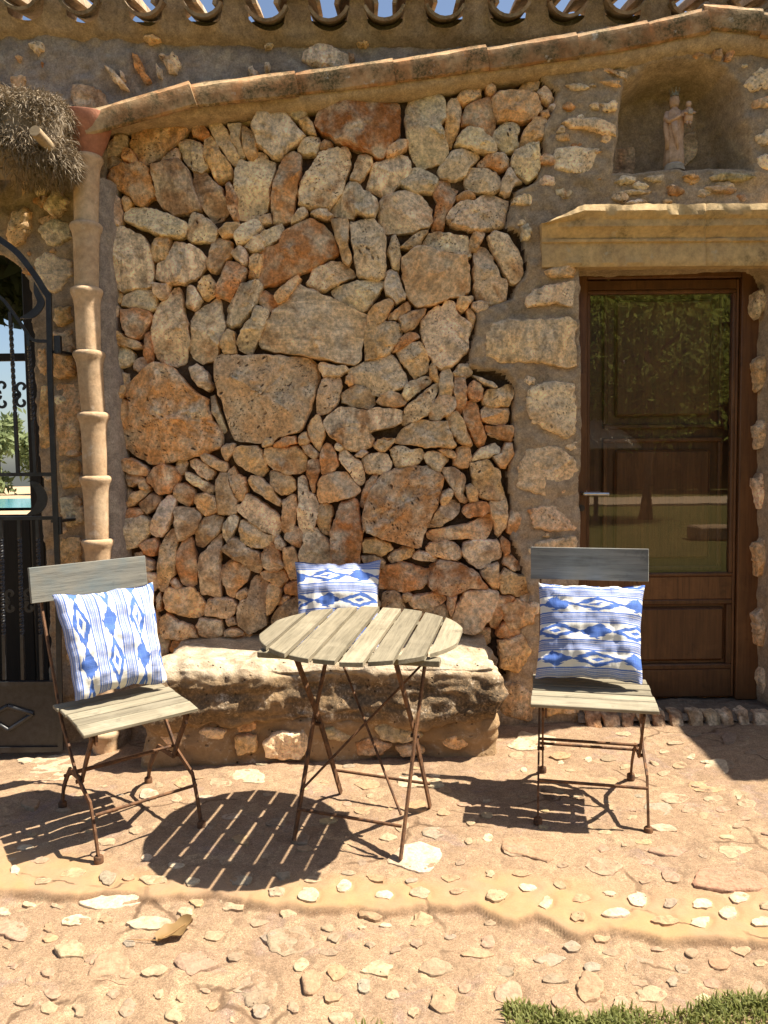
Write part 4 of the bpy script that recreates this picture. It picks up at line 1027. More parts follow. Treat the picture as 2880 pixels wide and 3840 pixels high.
# =========================================================== eave of curved tiles
eave = empty('tiled_eave', (0, 0, 0), None, 'row of weathered curved roof tiles along the top edge', 'roof')
CH = [(-400, 30), (-168, 36), (66, 42), (289, 51), (531, 60), (754, 63), (996, 81), (1231, 81), (1442, 81), (1672, 72), (1916, 66), (2139, 63), (2356, 57), (2603, 58), (2830, 52), (3060, 48)]
YE = YW-.03; CH = [(a, b-9) for a, b in CH]; SL = radians(17); ax = Vector((0, cos(SL), sin(SL)))
cpos = []
for i, (u, v) in enumerate(CH):
    p = onY(u, v, YE); cpos.append(p); R = random.Random(i+40); r1 = R.uniform(.100, .108); c0 = p+Vector((0, R.uniform(-.012, .012), r1)); m = MB()
    prof = tile_prof(r1, .014, pi*1.14, pi*1.86); yawv = Vector((R.uniform(-.04, .04), 0, 0))
    m.sweep([c0, c0+(ax+yawv)*.22, c0+(ax+yawv)*.5], [(-a, b) for a, b in prof], (0, 0, 1), True, 0, [1, .96, .86]); m.build('channel_tile', M_TILE2, eave, 50)
for i in range(len(cpos)-1):
    p = (cpos[i]+cpos[i+1])/2; R = random.Random(i+80); r1 = R.uniform(.090, .098); c0 = p+Vector((0, .03+R.uniform(-.02, .02), .070)); r1 += .004; m = MB()
    m.sweep([c0, c0+ax*.22, c0+ax*.5], [(-a, b) for a, b in tile_prof(r1, .018, pi*.02, pi*.98)], (0, 0, 1), True, 0, [1.05, 1, .85]); m.build('cover_tile', M_TILE2, eave, 50)
m = MB(); vs = []; fs = []                            # mortar packed between the channels
xs = np.linspace(cpos[0].x, cpos[-1].x, 260)
for x in xs:
    zc = np.interp(x, [p.x for p in cpos], [p.z for p in cpos]); k = min(range(len(cpos)), key=lambda q: abs(cpos[q].x-x)); dxx = abs(x-cpos[k].x)
    zz = zc+.104-sqrt(max(0, .104**2-dxx**2))-.014 if dxx < .085 else zc+.052+sqrt(max(0, .082**2-(.135-min(dxx, .135))**2)); q = .012*mn.noise(Vector((x*12, 0, 4)))
    vs += [(x, YE+.065+q, zz), (x, YE+.085+q, zc-.02), (x, YE+.105+q, zc-.045+q), (x, YW+.15, zc-.075)]
for k in range(len(xs)-1):
    for j in range(3): fs.append((k*4+j, k*4+j+1, k*4+5+j, k*4+4+j))
m.add(vs, fs); m.build('eave_mortar', M_MORT, eave, 180)
m = MB(); m.add([(-2.6, YE+.32, 3.345), (3.0, YE+.32, 3.345), (3.0, YE+3.4, 4.25), (-2.6, YE+3.4, 4.25)], [(0, 1, 2, 3)]); m.build('roof_slope', M_TILE2, eave)
# =========================================================== door
M_DOOR = m_wood('dark_stained_wood', (.15, .064, .023), (.105, .043, .016), (.19, .085, .031), 2, .42, .8, .4)
M_GLASS = m_glass(); M_STEEL = m_plain('brushed_steel', (.55, .55, .56), .3, .5, 1, .1, 60)
YD = YW+.185
def dpt(u, v, y=YD): return onY(u, v, y)
a = dpt(2172, 1020); b = dpt(2826, 2612); X0, X1, Z1, Z0 = a.x-.02, b.x+.02, a.z+.03, .075
gl0, gl1 = dpt(2214, 1098), dpt(2741, 2151); lx0, lx1 = dpt(2203, 1500).x, dpt(2772, 1500).x; zt = dpt(2480, 1046).z; zb = Z0+.012
door = empty('wooden_door', ((X0+X1)/2, YD, Z0), None, 'dark brown wooden door with tall glass pane and one lower panel', 'door')
def dobj(name, mb, m, parent=door, smooth=30):
    o = mb.build(name, m, parent, smooth)
    if parent is door: o.matrix_parent_inverse = Matrix.Translation(door.location).inverted()
    return o
def bx3(x0, x1, z0, z1, y0, y1, bv=.004):
    m = MB(); m.bbox(((x0+x1)/2, (y0+y1)/2, (z0+z1)/2), ((x1-x0)/2, (y1-y0)/2, (z1-z0)/2), bv); return m
m = bx3(X0, lx0-.004, Z0, Z1, YD-.005, YD+.07); m.bbox(((lx1+.004+X1)/2, YD+.032, (Z0+Z1)/2), ((X1-lx1-.004)/2, .037, (Z1-Z0)/2), .004)
m.bbox(((lx0+lx1)/2, YD+.034, (zt+.004+Z1)/2), ((lx1-lx0)/2+.003, .036, (Z1-zt-.004)/2), .004); dobj('frame', m, M_DOOR)
gx0, gx1, gz1, gz0 = gl0.x, gl1.x, gl0.z, gl1.z
dobj('stile', bx3(lx0, gx0-.014, zb, zt, YD+.012, YD+.055), M_DOOR); dobj('stile', bx3(gx1+.014, lx1, zb, zt, YD+.012, YD+.055), M_DOOR)
dobj('rail', bx3(gx0-.014, gx1+.014, gz1+.014, zt, YD+.0135, YD+.055), M_DOOR)
pz1, pz0 = dpt(2600, 2257).z, dpt(2600, 2505).z
dobj('rail', bx3(gx0-.014, gx1+.014, pz1+.01, gz0-.014, YD+.0135, YD+.055), M_DOOR); dobj('rail', bx3(gx0-.014, gx1+.014, zb, pz0-.01, YD+.0135, YD+.055), M_DOOR)
def moulding(x0, x1, z0, z1, y, wd=.016, pr=.012):
    m = MB()
    for (c, h) in ((((x0+x1)/2, y, z1-wd/2), ((x1-x0)/2, pr, wd/2)), (((x0+x1)/2, y, z0+wd/2), ((x1-x0)/2, pr, wd/2)), ((x0+wd/2, y+.0007, (z0+z1)/2), (wd/2, pr, (z1-z0)/2-wd)), ((x1-wd/2, y+.0007, (z0+z1)/2), (wd/2, pr, (z1-z0)/2-wd))): m.bbox(c, h, .005)
    return m
dobj('glazing_bead', moulding(gx0-.014, gx1+.014, gz0-.014, gz1+.014, YD+.026, .018, .016), M_DOOR)
pn = dobj('panel', bx3(gx0+.02, gx1-.02, pz0+.03, pz1-.03, YD+.018, YD+.05, .012), M_DOOR); dobj('panel_moulding', moulding(gx0-.014, gx1+.014, pz0-.01, pz1+.01, YD+.026, .026, .015), M_DOOR)
dobj('panel_field', bx3(gx0, gx1, pz0, pz1, YD+.035, YD+.056), M_DOOR)
m = MB(); m.add([(gx0-.005, YD+.03, gz0-.005), (gx1+.005, YD+.03, gz0-.005), (gx1+.005, YD+.03, gz1+.005), (gx0-.005, YD+.03, gz1+.005)], [(0, 1, 2, 3)]); dobj('glass_pane', m, M_GLASS, smooth=None)
YI = YD+.085                                          # inner shutter seen through the pane
inn = dobj('inner_shutter', bx3(lx0, lx1, zb, zt, YI+.02, YI+.04), M_DOOR)
q0, q1 = onY(2285, 1580, YI), onY(2690, 1640, YI)
for (za, zb_) in ((onY(2400, 1100, YI).z, onY(2400, 1585, YI).z), (onY(2400, 1665, YI).z, onY(2400, 2120, YI).z)):
    dobj('shutter_moulding', moulding(q0.x-.03, q1.x+.03, zb_-.03, za+.03, YI+.012, .022, .010), M_DOOR, inn); dobj('shutter_panel', bx3(q0.x+.03, q1.x-.03, zb_+.03, za-.03, YI+.004, YI+.021, .012), M_DOOR, inn)
h0, h1 = onY(2187, 1852, YD-.05), onY(2283, 1853, YD-.05)
m = MB(); m.tube([h0+Vector((.004, 0, 0)), h1], .0085, 12); m.tube([h0+Vector((.008, .0, 0)), h0+Vector((.008, .062, 0))], .009, 12); hd = dobj('handle', m, M_STEEL, smooth=50)
m = MB(); m.tube([h0+Vector((.008, .052, 0)), h0+Vector((.008, .06, 0))], .026, 20); dobj('rose', m, M_STEEL, hd)
k = onY(2180, 1905, YD-.005); m = MB(); m.tube([k, k+Vector((0, -.006, 0))], .016, 16); m.box(k+Vector((0, -.007, -.006)), (.003, .002, .009)); dobj('keyhole', m, m_plain('dark_brass', (.05, .04, .03), .5), smooth=50)
# ---- doorstep with bricks on edge
step = empty('doorstep', (1.4, YW, 0), None, 'shaded doorstep of bricks set on edge below wooden door', 'step')
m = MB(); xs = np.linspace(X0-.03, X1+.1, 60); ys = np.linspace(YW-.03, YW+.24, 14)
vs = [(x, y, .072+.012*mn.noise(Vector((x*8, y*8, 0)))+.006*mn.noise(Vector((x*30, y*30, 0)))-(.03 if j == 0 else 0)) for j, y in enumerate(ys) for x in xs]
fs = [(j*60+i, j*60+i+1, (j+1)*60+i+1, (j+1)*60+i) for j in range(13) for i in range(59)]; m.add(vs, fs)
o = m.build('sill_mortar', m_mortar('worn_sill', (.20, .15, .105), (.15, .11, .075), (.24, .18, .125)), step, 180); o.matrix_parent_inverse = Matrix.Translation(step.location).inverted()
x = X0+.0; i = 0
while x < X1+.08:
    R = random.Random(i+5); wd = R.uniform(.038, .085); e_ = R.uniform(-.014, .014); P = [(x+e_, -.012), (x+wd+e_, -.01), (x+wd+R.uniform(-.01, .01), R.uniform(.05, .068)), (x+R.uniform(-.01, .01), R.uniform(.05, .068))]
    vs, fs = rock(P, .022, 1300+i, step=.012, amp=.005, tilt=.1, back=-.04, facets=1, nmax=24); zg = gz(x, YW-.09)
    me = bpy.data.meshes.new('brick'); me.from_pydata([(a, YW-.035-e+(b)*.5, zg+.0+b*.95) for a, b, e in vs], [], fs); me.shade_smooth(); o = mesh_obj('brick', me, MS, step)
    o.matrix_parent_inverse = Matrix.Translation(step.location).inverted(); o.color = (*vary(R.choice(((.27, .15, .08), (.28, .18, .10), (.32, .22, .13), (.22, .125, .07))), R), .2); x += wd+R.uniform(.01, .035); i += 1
# =========================================================== lintel
lin = empty('stone_lintel', (1.6, YW, 1.95), None, 'moulded sandstone lintel with broken sunlit top edge above door', 'lintel')
PR = [(766, .115), (790, .125), (808, .118), (822, .100), (848, .098), (856, .086), (880, .062), (893, .052), (897, .058), (906, .056), (910, .044), (955, .040), (985, .040), (1000, .030), (1004, -.02)]
m = MB(); us = list(np.linspace(2032, 2650, 90))+list(np.linspace(2657, 3150, 40)); vs = []; fs = []
for k, u in enumerate(us):
    for j, (v, pr) in enumerate(PR):
        drop = max(0, min(1, (2190-u)/150)); vv = v if v > 835 else v+(835-v)*drop
        e = 1 if u > 2130 else .55+.45*max(0, (u-2032)/98); q = onY(u, vv-(u-2300)*.012*(.6), YW-pr*e)
        ch = (mn.noise(Vector((u*.013, j*.7, 0)))+.5*mn.noise(Vector((u*.05, j*.7, 3))))*(.011 if v < 815 and u < 2620 else .0055)
        cr_ = .012*math.exp(-((u-2653)/4)**2) if True else 0
        vs.append((q.x, YW-pr*e+ch+cr_, q.z+(ch*.9 if j == 0 else 0)))
    vs.append((vs[-1][0], YW+.06, vs[-1][2])); q = vs[-len(PR)-1]; vs.append((q[0], YW+.06, q[2]+.012))
n = len(PR)+2
for k in range(len(us)-1):
    for j in range(n): fs.append((k*n+j, k*n+(j+1) % n, (k+1)*n+(j+1) % n, (k+1)*n+j))
fs += [tuple(range(n))[::-1]]
m.add(vs, fs); o = m.build('moulded_block', M_LINT, lin, 40); o.matrix_parent_inverse = Matrix.Translation(lin.location).inverted()
# =========================================================== statue
M_STAT = m_plain('pale_terracotta_figure', (.62, .38, .24), .8, .2, 0, .25, 40, (.70, .47, .32)); M_PALE = m_plain('pale_plaster', (.48, .40, .32), .8)
M_CROWN = m_plain('dull_metal', (.30, .28, .22), .5, .5, .4)
YS = YW+.10; sb = onY(2527, 645, YS); k = (onY(2527, 345, YS).z-sb.z)/.30
st = empty('statue', sb, (0, 0, radians(-6)), 'small pale statue of a crowned robed woman holding a child', 'statue')
def fold(a, z): return 1+.05*sin(a*11+z*6)+.035*sin(a*17+1+z*9)
m = MB(); m.lathe([(.040, 0), (.041, .010), (.036, .012), (.037, .022), (.031, .028)], n=24); o = m.build('plinth', M_PALE, st, 40)
m = MB(); m.lathe([(.037, .024), (.036, .05), (.033, .09), (.032, .13), (.034, .165), (.035, .19), (.033, .21), (.026, .226), (.013, .236), (.0105, .245), (.011, .25)], n=44, sy=.72, mod=lambda a, z: fold(a, z) if z < .2 else 1)
m.build('robe', M_STAT, st, 180)
m = MB(); m.lathe([(.002, .240), (.010, .244), (.0135, .252), (.0155, .264), (.0145, .276), (.009, .285), (.001, .288)], n=16, sy=1.05); m.add([(-.003, -.015, .264), (.003, -.015, .264), (0, -.0195, .259), (0, -.0155, .270)], [(0, 1, 2), (0, 2, 3), (1, 3, 2)])
for e in (-1, 1): m.lathe([(.0005, -.002), (.002, 0), (.0005, .002)], (e*.0055, -.0145, .268), 6)
hd = m.build('head', M_STAT, st, 180)
m = MB(); m.lathe([(.016, .244), (.019, .262), (.0165, .281), (.002, .291)], (0, .004, 0), 18, 1, 1); m.build('veil', M_STAT, st, 180)
m = MB(); m.lathe([(.0155, .283), (.0165, .288), (.0155, .291), (.0165, .2915)], n=20)
for j in range(8):
    a = 2*pi*j/8; c = Vector((.0165*cos(a), .0165*sin(a), .29)); m.add([c+Vector((-.004*sin(a), .004*cos(a), 0)), c+Vector((.004*sin(a), -.004*cos(a), 0)), c+Vector((.003*cos(a), .003*sin(a), .016))], [(0, 1, 2)]); m.lathe([(.0003, -.003), (.0028, 0), (.0003, .003)], c+Vector((.003*cos(a), .003*sin(a), .018)), 6)
m.build('crown', M_CROWN, st)
m = MB(); m.tube([(-.028, -.004, .222), (-.036, -.012, .195), (-.024, -.026, .180), (.004, -.032, .193), (.014, -.034, .2)], .0085, 10, [1.1, 1.1, 1, .75, .6])
for f_ in range(4): m.tube([(.013, -.034, .202-.003*f_), (.020, -.036, .205-.003*f_), (.025, -.035, .204-.003*f_)], .0018, 6)
m.tube([(.028, -.002, .222), (.04, -.01, .2), (.043, -.026, .187)], .0085, 10, [1.1, 1, .8]); m.build('arm', M_STAT, st, 180)
m = MB(); m.flat([(-.032, -.010, .20), (-.034, -.014, .16), (-.028, -.016, .12), (-.026, -.012, .08)], .02, .008, (0, 1, 0)); m.flat([(-.01, -.027, .19), (-.004, -.03, .14), (.004, -.029, .10), (.008, -.026, .075)], .022, .006, (0, 1, 0), [1, .9, .6, .2]); m.build('mantle', M_STAT, st, 180)
m = MB(); m.lathe([(.002, .172), (.014, .176), (.016, .19), (.0145, .205), (.015, .217), (.009, .226), (.005, .230)], (.046, -.022, 0), 18, mod=lambda a, z: 1+.06*sin(a*7+z*60)); m.lathe([(.001, .228), (.008, .232), (.011, .240), (.010, .248), (.001, .254)], (.046, -.022, 0), 14)
m.tube([(.034, -.022, .219), (.026, -.032, .209), (.038, -.040, .203)], .0042, 8); m.tube([(.058, -.022, .219), (.068, -.030, .206), (.055, -.040, .202)], .0042, 8); m.tube([(.042, -.024, .178), (.038, -.036, .168), (.039, -.034, .15)], .0055, 8, [1, .9, .6]); m.tube([(.05, -.024, .178), (.05, -.036, .166), (.05, -.034, .148)], .0055, 8, [1, .9, .6])
ch = m.build('child', M_STAT, st, 180); m = MB(); m.bbox((.048, -.042, .206), (.008, .003, .009), .001); m.build('book', M_PALE, ch)
st.scale = (k, k, k)
# =========================================================== downspout
PY = [596, 849, 1091, 1327, 1557, 1794, 2030, 2268, 2506, 2745]; PX = [325, 323, 325, 334, 350, 358, 366, 374, 382, 390]; YP = YW-.105
dsp = empty('terracotta_downspout', (onY(360, 2700, YP).x, YP, gz(-1.3, YP)), None, 'jointed terracotta downspout with flared collars beside iron gate', 'downspout')
def dp(mb, name, m_, sm=50):
    o = mb.build(name, m_, dsp, sm); o.matrix_parent_inverse = Matrix.Translation(dsp.location).inverted()
for i in range(len(PY)):
    a = onY(PX[i], PY[i], YP); b = onY(PX[i+1], PY[i+1], YP) if i+1 < len(PY) else a+Vector((.01, 0, -.22)); m = MB(); L = a.z-b.z; R = random.Random(i)
    pr = [(0, .0), (.012, .0), (.022, .006), (.034, .014), (.06, .0145), (.12, .012), (L*.7, .007), (L-.02, .004), (L+.025, .002)] ; o_ = []
    rings = [(.058, .012), (.0655, .008), (.0700, 0), (.0690, -.012), (.0620, -.026), (.0575, -.045), (.0545, -.08), (.053, -L*.6), (.051, -L+.01), (.050, -L-.02)]
    vs = []; n = 28
    for r_, z in rings:
        t_ = min(1, max(0, -z/L)); c = a.lerp(b, t_)
        for j in range(n):
            an = 2*pi*j/n; vs.append((c.x+r_*cos(an), YP+r_*sin(an), a.z+z))
    m.add(vs, [(k*n+j, (k+1)*n+j, (k+1)*n+(j+1) % n, k*n+(j+1) % n) for k in range(len(rings)-1) for j in range(n)]); dp(m, 'pipe_section', M_PIPE)
a = onY(317, 438, YP-.02); b = onY(326, 598, YP); m = MB(); vs = []; n = 32
for t_, rx, ry in ((0, .098, .085), (0, .112, .098), (.03, .114, .1), (.3, .106, .094), (.6, .088, .08), (.85, .066, .064), (1.0, .055, .055), (1.06, .053, .053)):
    c = a.lerp(b, t_)
    for j in range(n):
        an = 2*pi*j/n; q = 1/(abs(cos(an))**3.2+abs(sin(an))**3.2)**(1/3.2); e = (1-t_)*.5; q = q*e+(1-e); vs.append((c.x+rx*q*cos(an), c.y+ry*q*sin(an), c.z-.004*cos(an)*(1-t_)))
m.add(vs, [(k*n+j, (k+1)*n+j, (k+1)*n+(j+1) % n, k*n+(j+1) % n) for k in range(7) for j in range(n)]); dp(m, 'hopper', M_HOP)
m = MB(); c = a.lerp(b, 1.02); m.lathe([(.056, .016), (.061, .006), (.061, -.008), (.056, -.016)], c, 24); dp(m, 'mortar_ring', M_UPPER)
m = MB(); vs = []; zs = np.linspace(2.55, -.06, 90)     # mortar wedge between pipe and stones
for z in zs:
    u_ = np.interp(z, [onY(PX[i], PY[i], YP).z for i in range(len(PY))][::-1], [onY(PX[i], PY[i], YP).x for i in range(len(PY))][::-1]); q = .010*mn.noise(Vector((z*7, 0, 0)))+.004*mn.noise(Vector((z*30, 5, 0)))
    vs += [(u_+.04, YP+.02, z), (u_+.062+q*.5, YP+.025+q, z), (u_+.085+q, YP+.06, z), (u_+.10+q*1.4, YW+.06, z)]
m.add(vs, [(k*4+j, (k+1)*4+j, (k+1)*4+j+1, k*4+j+1) for k in range(89) for j in range(3)]); dp(m, 'mortar_fillet', M_UPPER, 180)
# =========================================================== bench of rough rock
M_ROCK = m_rock()
def rough_block(name, x0, x1, y0, y1, z0, z1, nx, ny, nz, seed, amp, parent, lich, fr=3.0, rnd_=.05):
    """box with rounded, worn edges and layered relief"""
    V = {}; vs = []; fs = []; lv = []
    def P(i, j, k):
        if (i, j, k) in V: return V[i, j, k]
        a, b, c = i/nx*2-1, j/ny*2-1, k/nz*2-1; hx, hy, hz = (x1-x0)/2, (y1-y0)/2, (z1-z0)/2
        p = Vector((a*hx, b*hy, c*hz)); q = Vector((max(-hx+rnd_, min(hx-rnd_, p.x)), max(-hy+rnd_, min(hy-rnd_, p.y)), max(-hz+rnd_, min(hz-rnd_, p.z)))); d = p-q
        if d.length > 1e-6: p = q+d.normalized()*min(d.length, rnd_)
        nrm = d.normalized() if d.length > 1e-6 else Vector((0, 0, 0))
        w_ = p+Vector((seed, 0, 0)); f = mn.fractal(w_*fr, 1, 2, 5)*amp + mn.fractal(Vector((w_.x*2.2, w_.y*3, w_.z*14)), 1, 2, 3)*amp*.35 + mn.noise(w_*26)*amp*.16
        if c > .9: f *= .7
        V[i, j, k] = len(vs); pw = p+nrm*f+Vector(((x0+x1)/2, (y0+y1)/2, (z0+z1)/2)); vs.append(pw); lv.append(lich(pw)); return V[i, j, k]
    for i in range(nx):
        for j in range(ny):
            for k in (0, nz):
                q = (P(i, j, k), P(i+1, j, k), P(i+1, j+1, k), P(i, j+1, k)); fs.append(q if k else q[::-1])
    for i in range(nx):
        for k in range(nz):
            for j in (0, ny):
                q = (P(i, j, k), P(i+1, j, k), P(i+1, j, k+1), P(i, j, k+1)); fs.append(q if not j else q[::-1])
    for j in range(ny):
        for k in range(nz):
            for i in (0, nx):
                q = (P(i, j, k), P(i, j+1, k), P(i, j+1, k+1), P(i, j, k+1)); fs.append(q if i else q[::-1])
    m = MB(); m.add(vs, fs); me = m.mesh(name, 180); a_ = me.attributes.new('lichen', 'FLOAT', 'POINT'); a_.data.foreach_set('value', np.array(lv, dtype=np.float32)); a_ = me.attributes.new('crust', 'FLOAT', 'POINT'); a_.data.foreach_set('value', np.array([float(sst(.34, .41, np.array(p.z))) if z1 > .4 else 0 for p in vs], dtype=np.float32))
    return mesh_obj(name, me, M_ROCK, parent)
ben = empty('stone_bench', (-.1, 3.4, 0), None, 'long rough stone bench against the wall behind round table', 'bench')
def bpar(o): o.matrix_parent_inverse = Matrix.Translation(ben.location).inverted(); return o
FB = onG(900, 2876); FR = onG(1864, 2827); yf = 3.20
zsl0 = onY(1200, 2722, yf).z; zsl1 = onY(1200, 2452, yf+.0).z; xr = onY(1872, 2560, yf+.05).x; xl = onY(575, 2560, yf).x
yslab = 3.185
bpar(rough_block('slab', xl, xr, yslab, YW+.02, zsl0, .425, 150, 40, 40, 3.3, .056, ben, lambda p: float((sst(.39, .33, np.array(p.z)) if p.z > .3 else sst(.13, .22, np.array(p.z)))*(.62+.12*sst(0, .3, np.array(p.x)))), 3.4, .055))
xl2 = onY(541, 2750, yf).x; xr2 = onY(1856, 2750, yf+.03).x
bpar(rough_block('base', xl2, xr2, yslab+.035, YW, -.12, zsl0+.03, 120, 22, 36, 8.1, .034, ben, lambda p: 0.0, 3.6, .04))
for i, (c, px) in enumerate([('c', [(985, 2790), (1020, 2750), (1150, 2740), (1165, 2790), (1130, 2850), (1000, 2840)]), ('y', [(1210, 2730), (1290, 2715), (1330, 2760), (1290, 2780), (1230, 2770)]), ('y', [(1400, 2730), (1450, 2705), (1560, 2720), (1590, 2760), (1520, 2785), (1430, 2775)]), ('c', [(740, 2740), (780, 2720), (850, 2735), (835, 2770), (770, 2775)]), ('r', [(1330, 2780), (1400, 2765), (1470, 2790), (1440, 2830), (1340, 2830)]), ('o', [(1480, 2800), (1560, 2785), (1600, 2820), (1500, 2840)]), ('o', [(1640, 2770), (1720, 2750), (1760, 2790), (1700, 2815)]), ('o', [(880, 2760), (960, 2760), (960, 2820), (890, 2830)]), ('c', [(600, 2760), (690, 2740), (720, 2780), (640, 2810)]), ('o', [(880, 2700), (950, 2700), (960, 2735), (890, 2745)])]):
    P = [W2(a, b, yslab+.03) for a, b in px]; vs, fs = rock(P, .028, 1500+i, amp=.012, tilt=.06, back=-.03, facets=1)
    me = bpy.data.meshes.new('stone'); me.from_pydata([(a, yslab+.042-e, b) for a, b, e in vs], [], fs); me.shade_smooth(); o = mesh_obj('stone', me, MS, ben); bpar(o); o.color = (*vary(PALC[c], random.Random(i)), .4)
rb = onY(1290, 2540, yslab-.01); 
m = MB(); xs = np.linspace(xl+.02, xr-.02, 80); vs = []
for x in xs:
    q = .008*mn.noise(Vector((x*8, 0, 9))); vs += [(x, YW-.10+q*2, .420+q), (x, YW-.05+q, .436+q), (x, YW+.0, .448+q), (x, YW+.06, .462)]
m.add(vs, [(k*4+j, (k+1)*4+j, (k+1)*4+j+1, k*4+j+1) for k in range(79) for j in range(3)]); bpar(m.build('mortar_joint', M_LIP, ben, 180))
# =========================================================== garden furniture
M_SLAT = m_wood('weathered_slat', (.265, .23, .16), (.20, .172, .118), (.30, .265, .19), 0, .85, 1.0)
M_TSLAT = m_wood('weathered_table_slat', (.275, .235, .16), (.21, .178, .118), (.32, .275, .19), 1, .85, 1.0)
M_BOARD = m_wood('faded_board', (.27, .255, .21), (.20, .195, .17), (.17, .21, .215), 0, .85, 1.0)
M_BOARD2 = m_wood('grey_board', (.30, .29, .255), (.20, .195, .175), (.30, .31, .29), 0, .85, 1.0)
M_RUST = m_plain('rusty_iron', (.075, .042, .027), .75, .3, .15, .4, 34, (.20, .095, .042), .7)
def chair(loc, yaw, wd, dl, hs, sw, sdp, by, bz, bw, bh, mb_, label, tilt=.035):
    """folding slatted chair; x across, -y forward; origin between the four feet"""
    root = empty('folding_chair', loc, None, label, 'chair', 'folding garden chairs')
    root.rotation_euler = (Matrix.Rotation(tilt, 3, 'X') @ Matrix.Rotation(yaw, 3, 'Z')).to_euler()
    yfr, yrr = -dl/2, dl/2; ysf, ysr = yfr+.03, yfr+.03+sdp; hw = wd/2
    piv = Vector((0, yfr+dl*.42, hs*.47))
    for s in (-1, 1):
        x = s*hw
        m = MB(); m.flat([(x, by+.012, bz+bh*.8), (x, by-.005, bz-.03), (x, ysr+.035, hs+.06), (x, ysr-.02, hs-.05), (x, piv.y+.01, piv.z+.02), (x, yfr+.062, .17), (x, yfr+.026, .09), (x, yfr+.002, .012)], .020, .007, (1, 0, 0)); m.build('back_post', M_RUST, root)
        m = MB(); xi = x-s*.014; m.flat([(xi, ysf+.02, hs-.022), (xi, ysf+.045, hs-.055), (xi, piv.y-.06, piv.z+.085), (xi, piv.y, piv.z), (xi, yrr-.13, .185), (xi, yrr-.065, .125), (xi, yrr-.025, .075), (xi, yrr, .012)], .020, .007, (1, 0, 0)); m.build('leg', M_RUST, root)
        m = MB(); m.flat([(xi-s*.01, ysf+.015, hs-.018), (xi-s*.01, ysr-.01, hs-.018)], .018, .006, (1, 0, 0)); m.box((xi-s*.01, ysf+.02, hs-.034), (.004, .012, .018)); m.build('seat_rail', M_RUST, root)
        for y_ in (yfr, yrr):
            m = MB(); xx = x if y_ == yfr else xi; m.tube([(xx, y_, -.006), (xx, y_, .014), (xx, y_, .018)], .0155, 14, [1, 1, .8]); m.build('foot', M_RUST, root, 50)
        m = MB(); m.tube([(x+s*.006, piv.y, piv.z), (x-s*.02, piv.y, piv.z)], .007, 10); m.build('pivot_bolt', M_RUST, root)
    for (y_, z_) in ((yfr+.022, .145), (yrr-.085, .15), (piv.y+.03, piv.z-.005+.03)):
        m = MB(); m.tube([(-hw+.003, y_, z_), (hw-.003, y_, z_)], .0055, 10); m.build('cross_rod', M_RUST, root, 60)
    ns = 5; gap = .014; p = sdp/ns
    for i in range(ns):
        y_ = ysf+p*(i+.5); R = random.Random(i+int(yaw*100)); w_ = sw+R.uniform(-.006, .006); z_ = hs-.001*i-(.004 if i == 0 else 0)
        m = MB(); m.bbox((R.uniform(-.004, .004), y_, z_), (w_/2, (p-gap)/2+(.008 if i == 0 else 0), .0065), .002, Matrix.Rotation(.10 if i == 0 else R.uniform(-.02, .02), 3, 'X')); m.build('seat_slat', M_SLAT, root)
    m = MB(); m.bbox((0, by-.012, bz+bh/2), (bw/2, .009, bh/2), .002, Matrix.Rotation(-.13, 3, 'X')); m.build('backrest_board', mb_, root)
    return root
RC = Vector((.753, 2.802, 0)); RC.z = gz(RC.x, RC.y)+.004; LC = Vector((-.939, 2.71, 0)); LC.z = gz(LC.x, LC.y)+.004
chair(RC, radians(-12), .37, .428, .418, .425, .345, .25, .785, .448, .127, M_BOARD2, 'grey board folding chair with slatted seat in front of the door')
chair(LC, radians(37.5), .355, .47, .418, .392, .36, .325, .762, .435, .132, M_BOARD, 'pale board folding chair turned sideways in front of iron gate')
# ---- table
TC = Vector((-.075, 2.641, 0)); TC.z = gz(TC.x, TC.y)+.003; HT = .692
tab = empty('round_table', TC, None, 'round slatted garden table with rusty folding legs', 'table')
tab.rotation_euler = (Matrix.Rotation(.03, 3, 'X') @ Matrix.Rotation(radians(-20), 3, 'Z')).to_euler()
TOP = Matrix.Rotation(.035, 3, Vector((1, .36, 0)))
SA = radians(98.5-90); tx = Vector((cos(SA), sin(SA), 0)); ty = Vector((-sin(SA), cos(SA), 0)); rx, ry = .342, .33; N = 8; pw = 2*rx/N
toff = Vector((.006, -.033, HT))
for i in range(N):
    a0 = -rx+pw*i+.0075; a1 = a0+pw-.015; m = MB(); K = 10; tp = []; R = random.Random(i+3)
    def ed(a): return ry*sqrt(max(.0, 1-(a/(rx+.004))**2))
    e = R.uniform(-.005, .005)
    for k in range(K+1):
        a = a0+(a1-a0)*k/K; tp.append((a, -ed(a)+e))
    for k in range(K+1):
        a = a1-(a1-a0)*k/K; tp.append((a, ed(a)+e))
    vs = []
    for z in (-.0075, .006, .0075):
        for (a, b) in tp:
            q = 1 if z < .007 else .994
            vs.append((a*q, b*q, z+R.uniform(-.0002, .0002)))
    n = len(tp); fs = [tuple(range(n))[::-1], tuple(2*n+j for j in range(n))]+[(k*n+j, k*n+(j+1) % n, (k+1)*n+(j+1) % n, (k+1)*n+j) for k in (0, 1) for j in range(n)]
    m.add(vs, fs); o = m.build('table_slat', M_TSLAT, tab)
    o.matrix_local = Matrix.Translation(toff) @ (TOP @ Matrix.Rotation(SA, 3, 'Z')).to_4x4() @ Matrix.Translation((0, 0, .002*(i % 2)))
for s in (-1, 1):
    m = MB(); m.bbox((0, s*.2, -.0215), (rx*.86, .02, .010), .002); o = m.build('batten', M_TSLAT, tab); o.matrix_local = Matrix.Translation(toff) @ (TOP @ Matrix.Rotation(SA, 3, 'Z')).to_4x4()
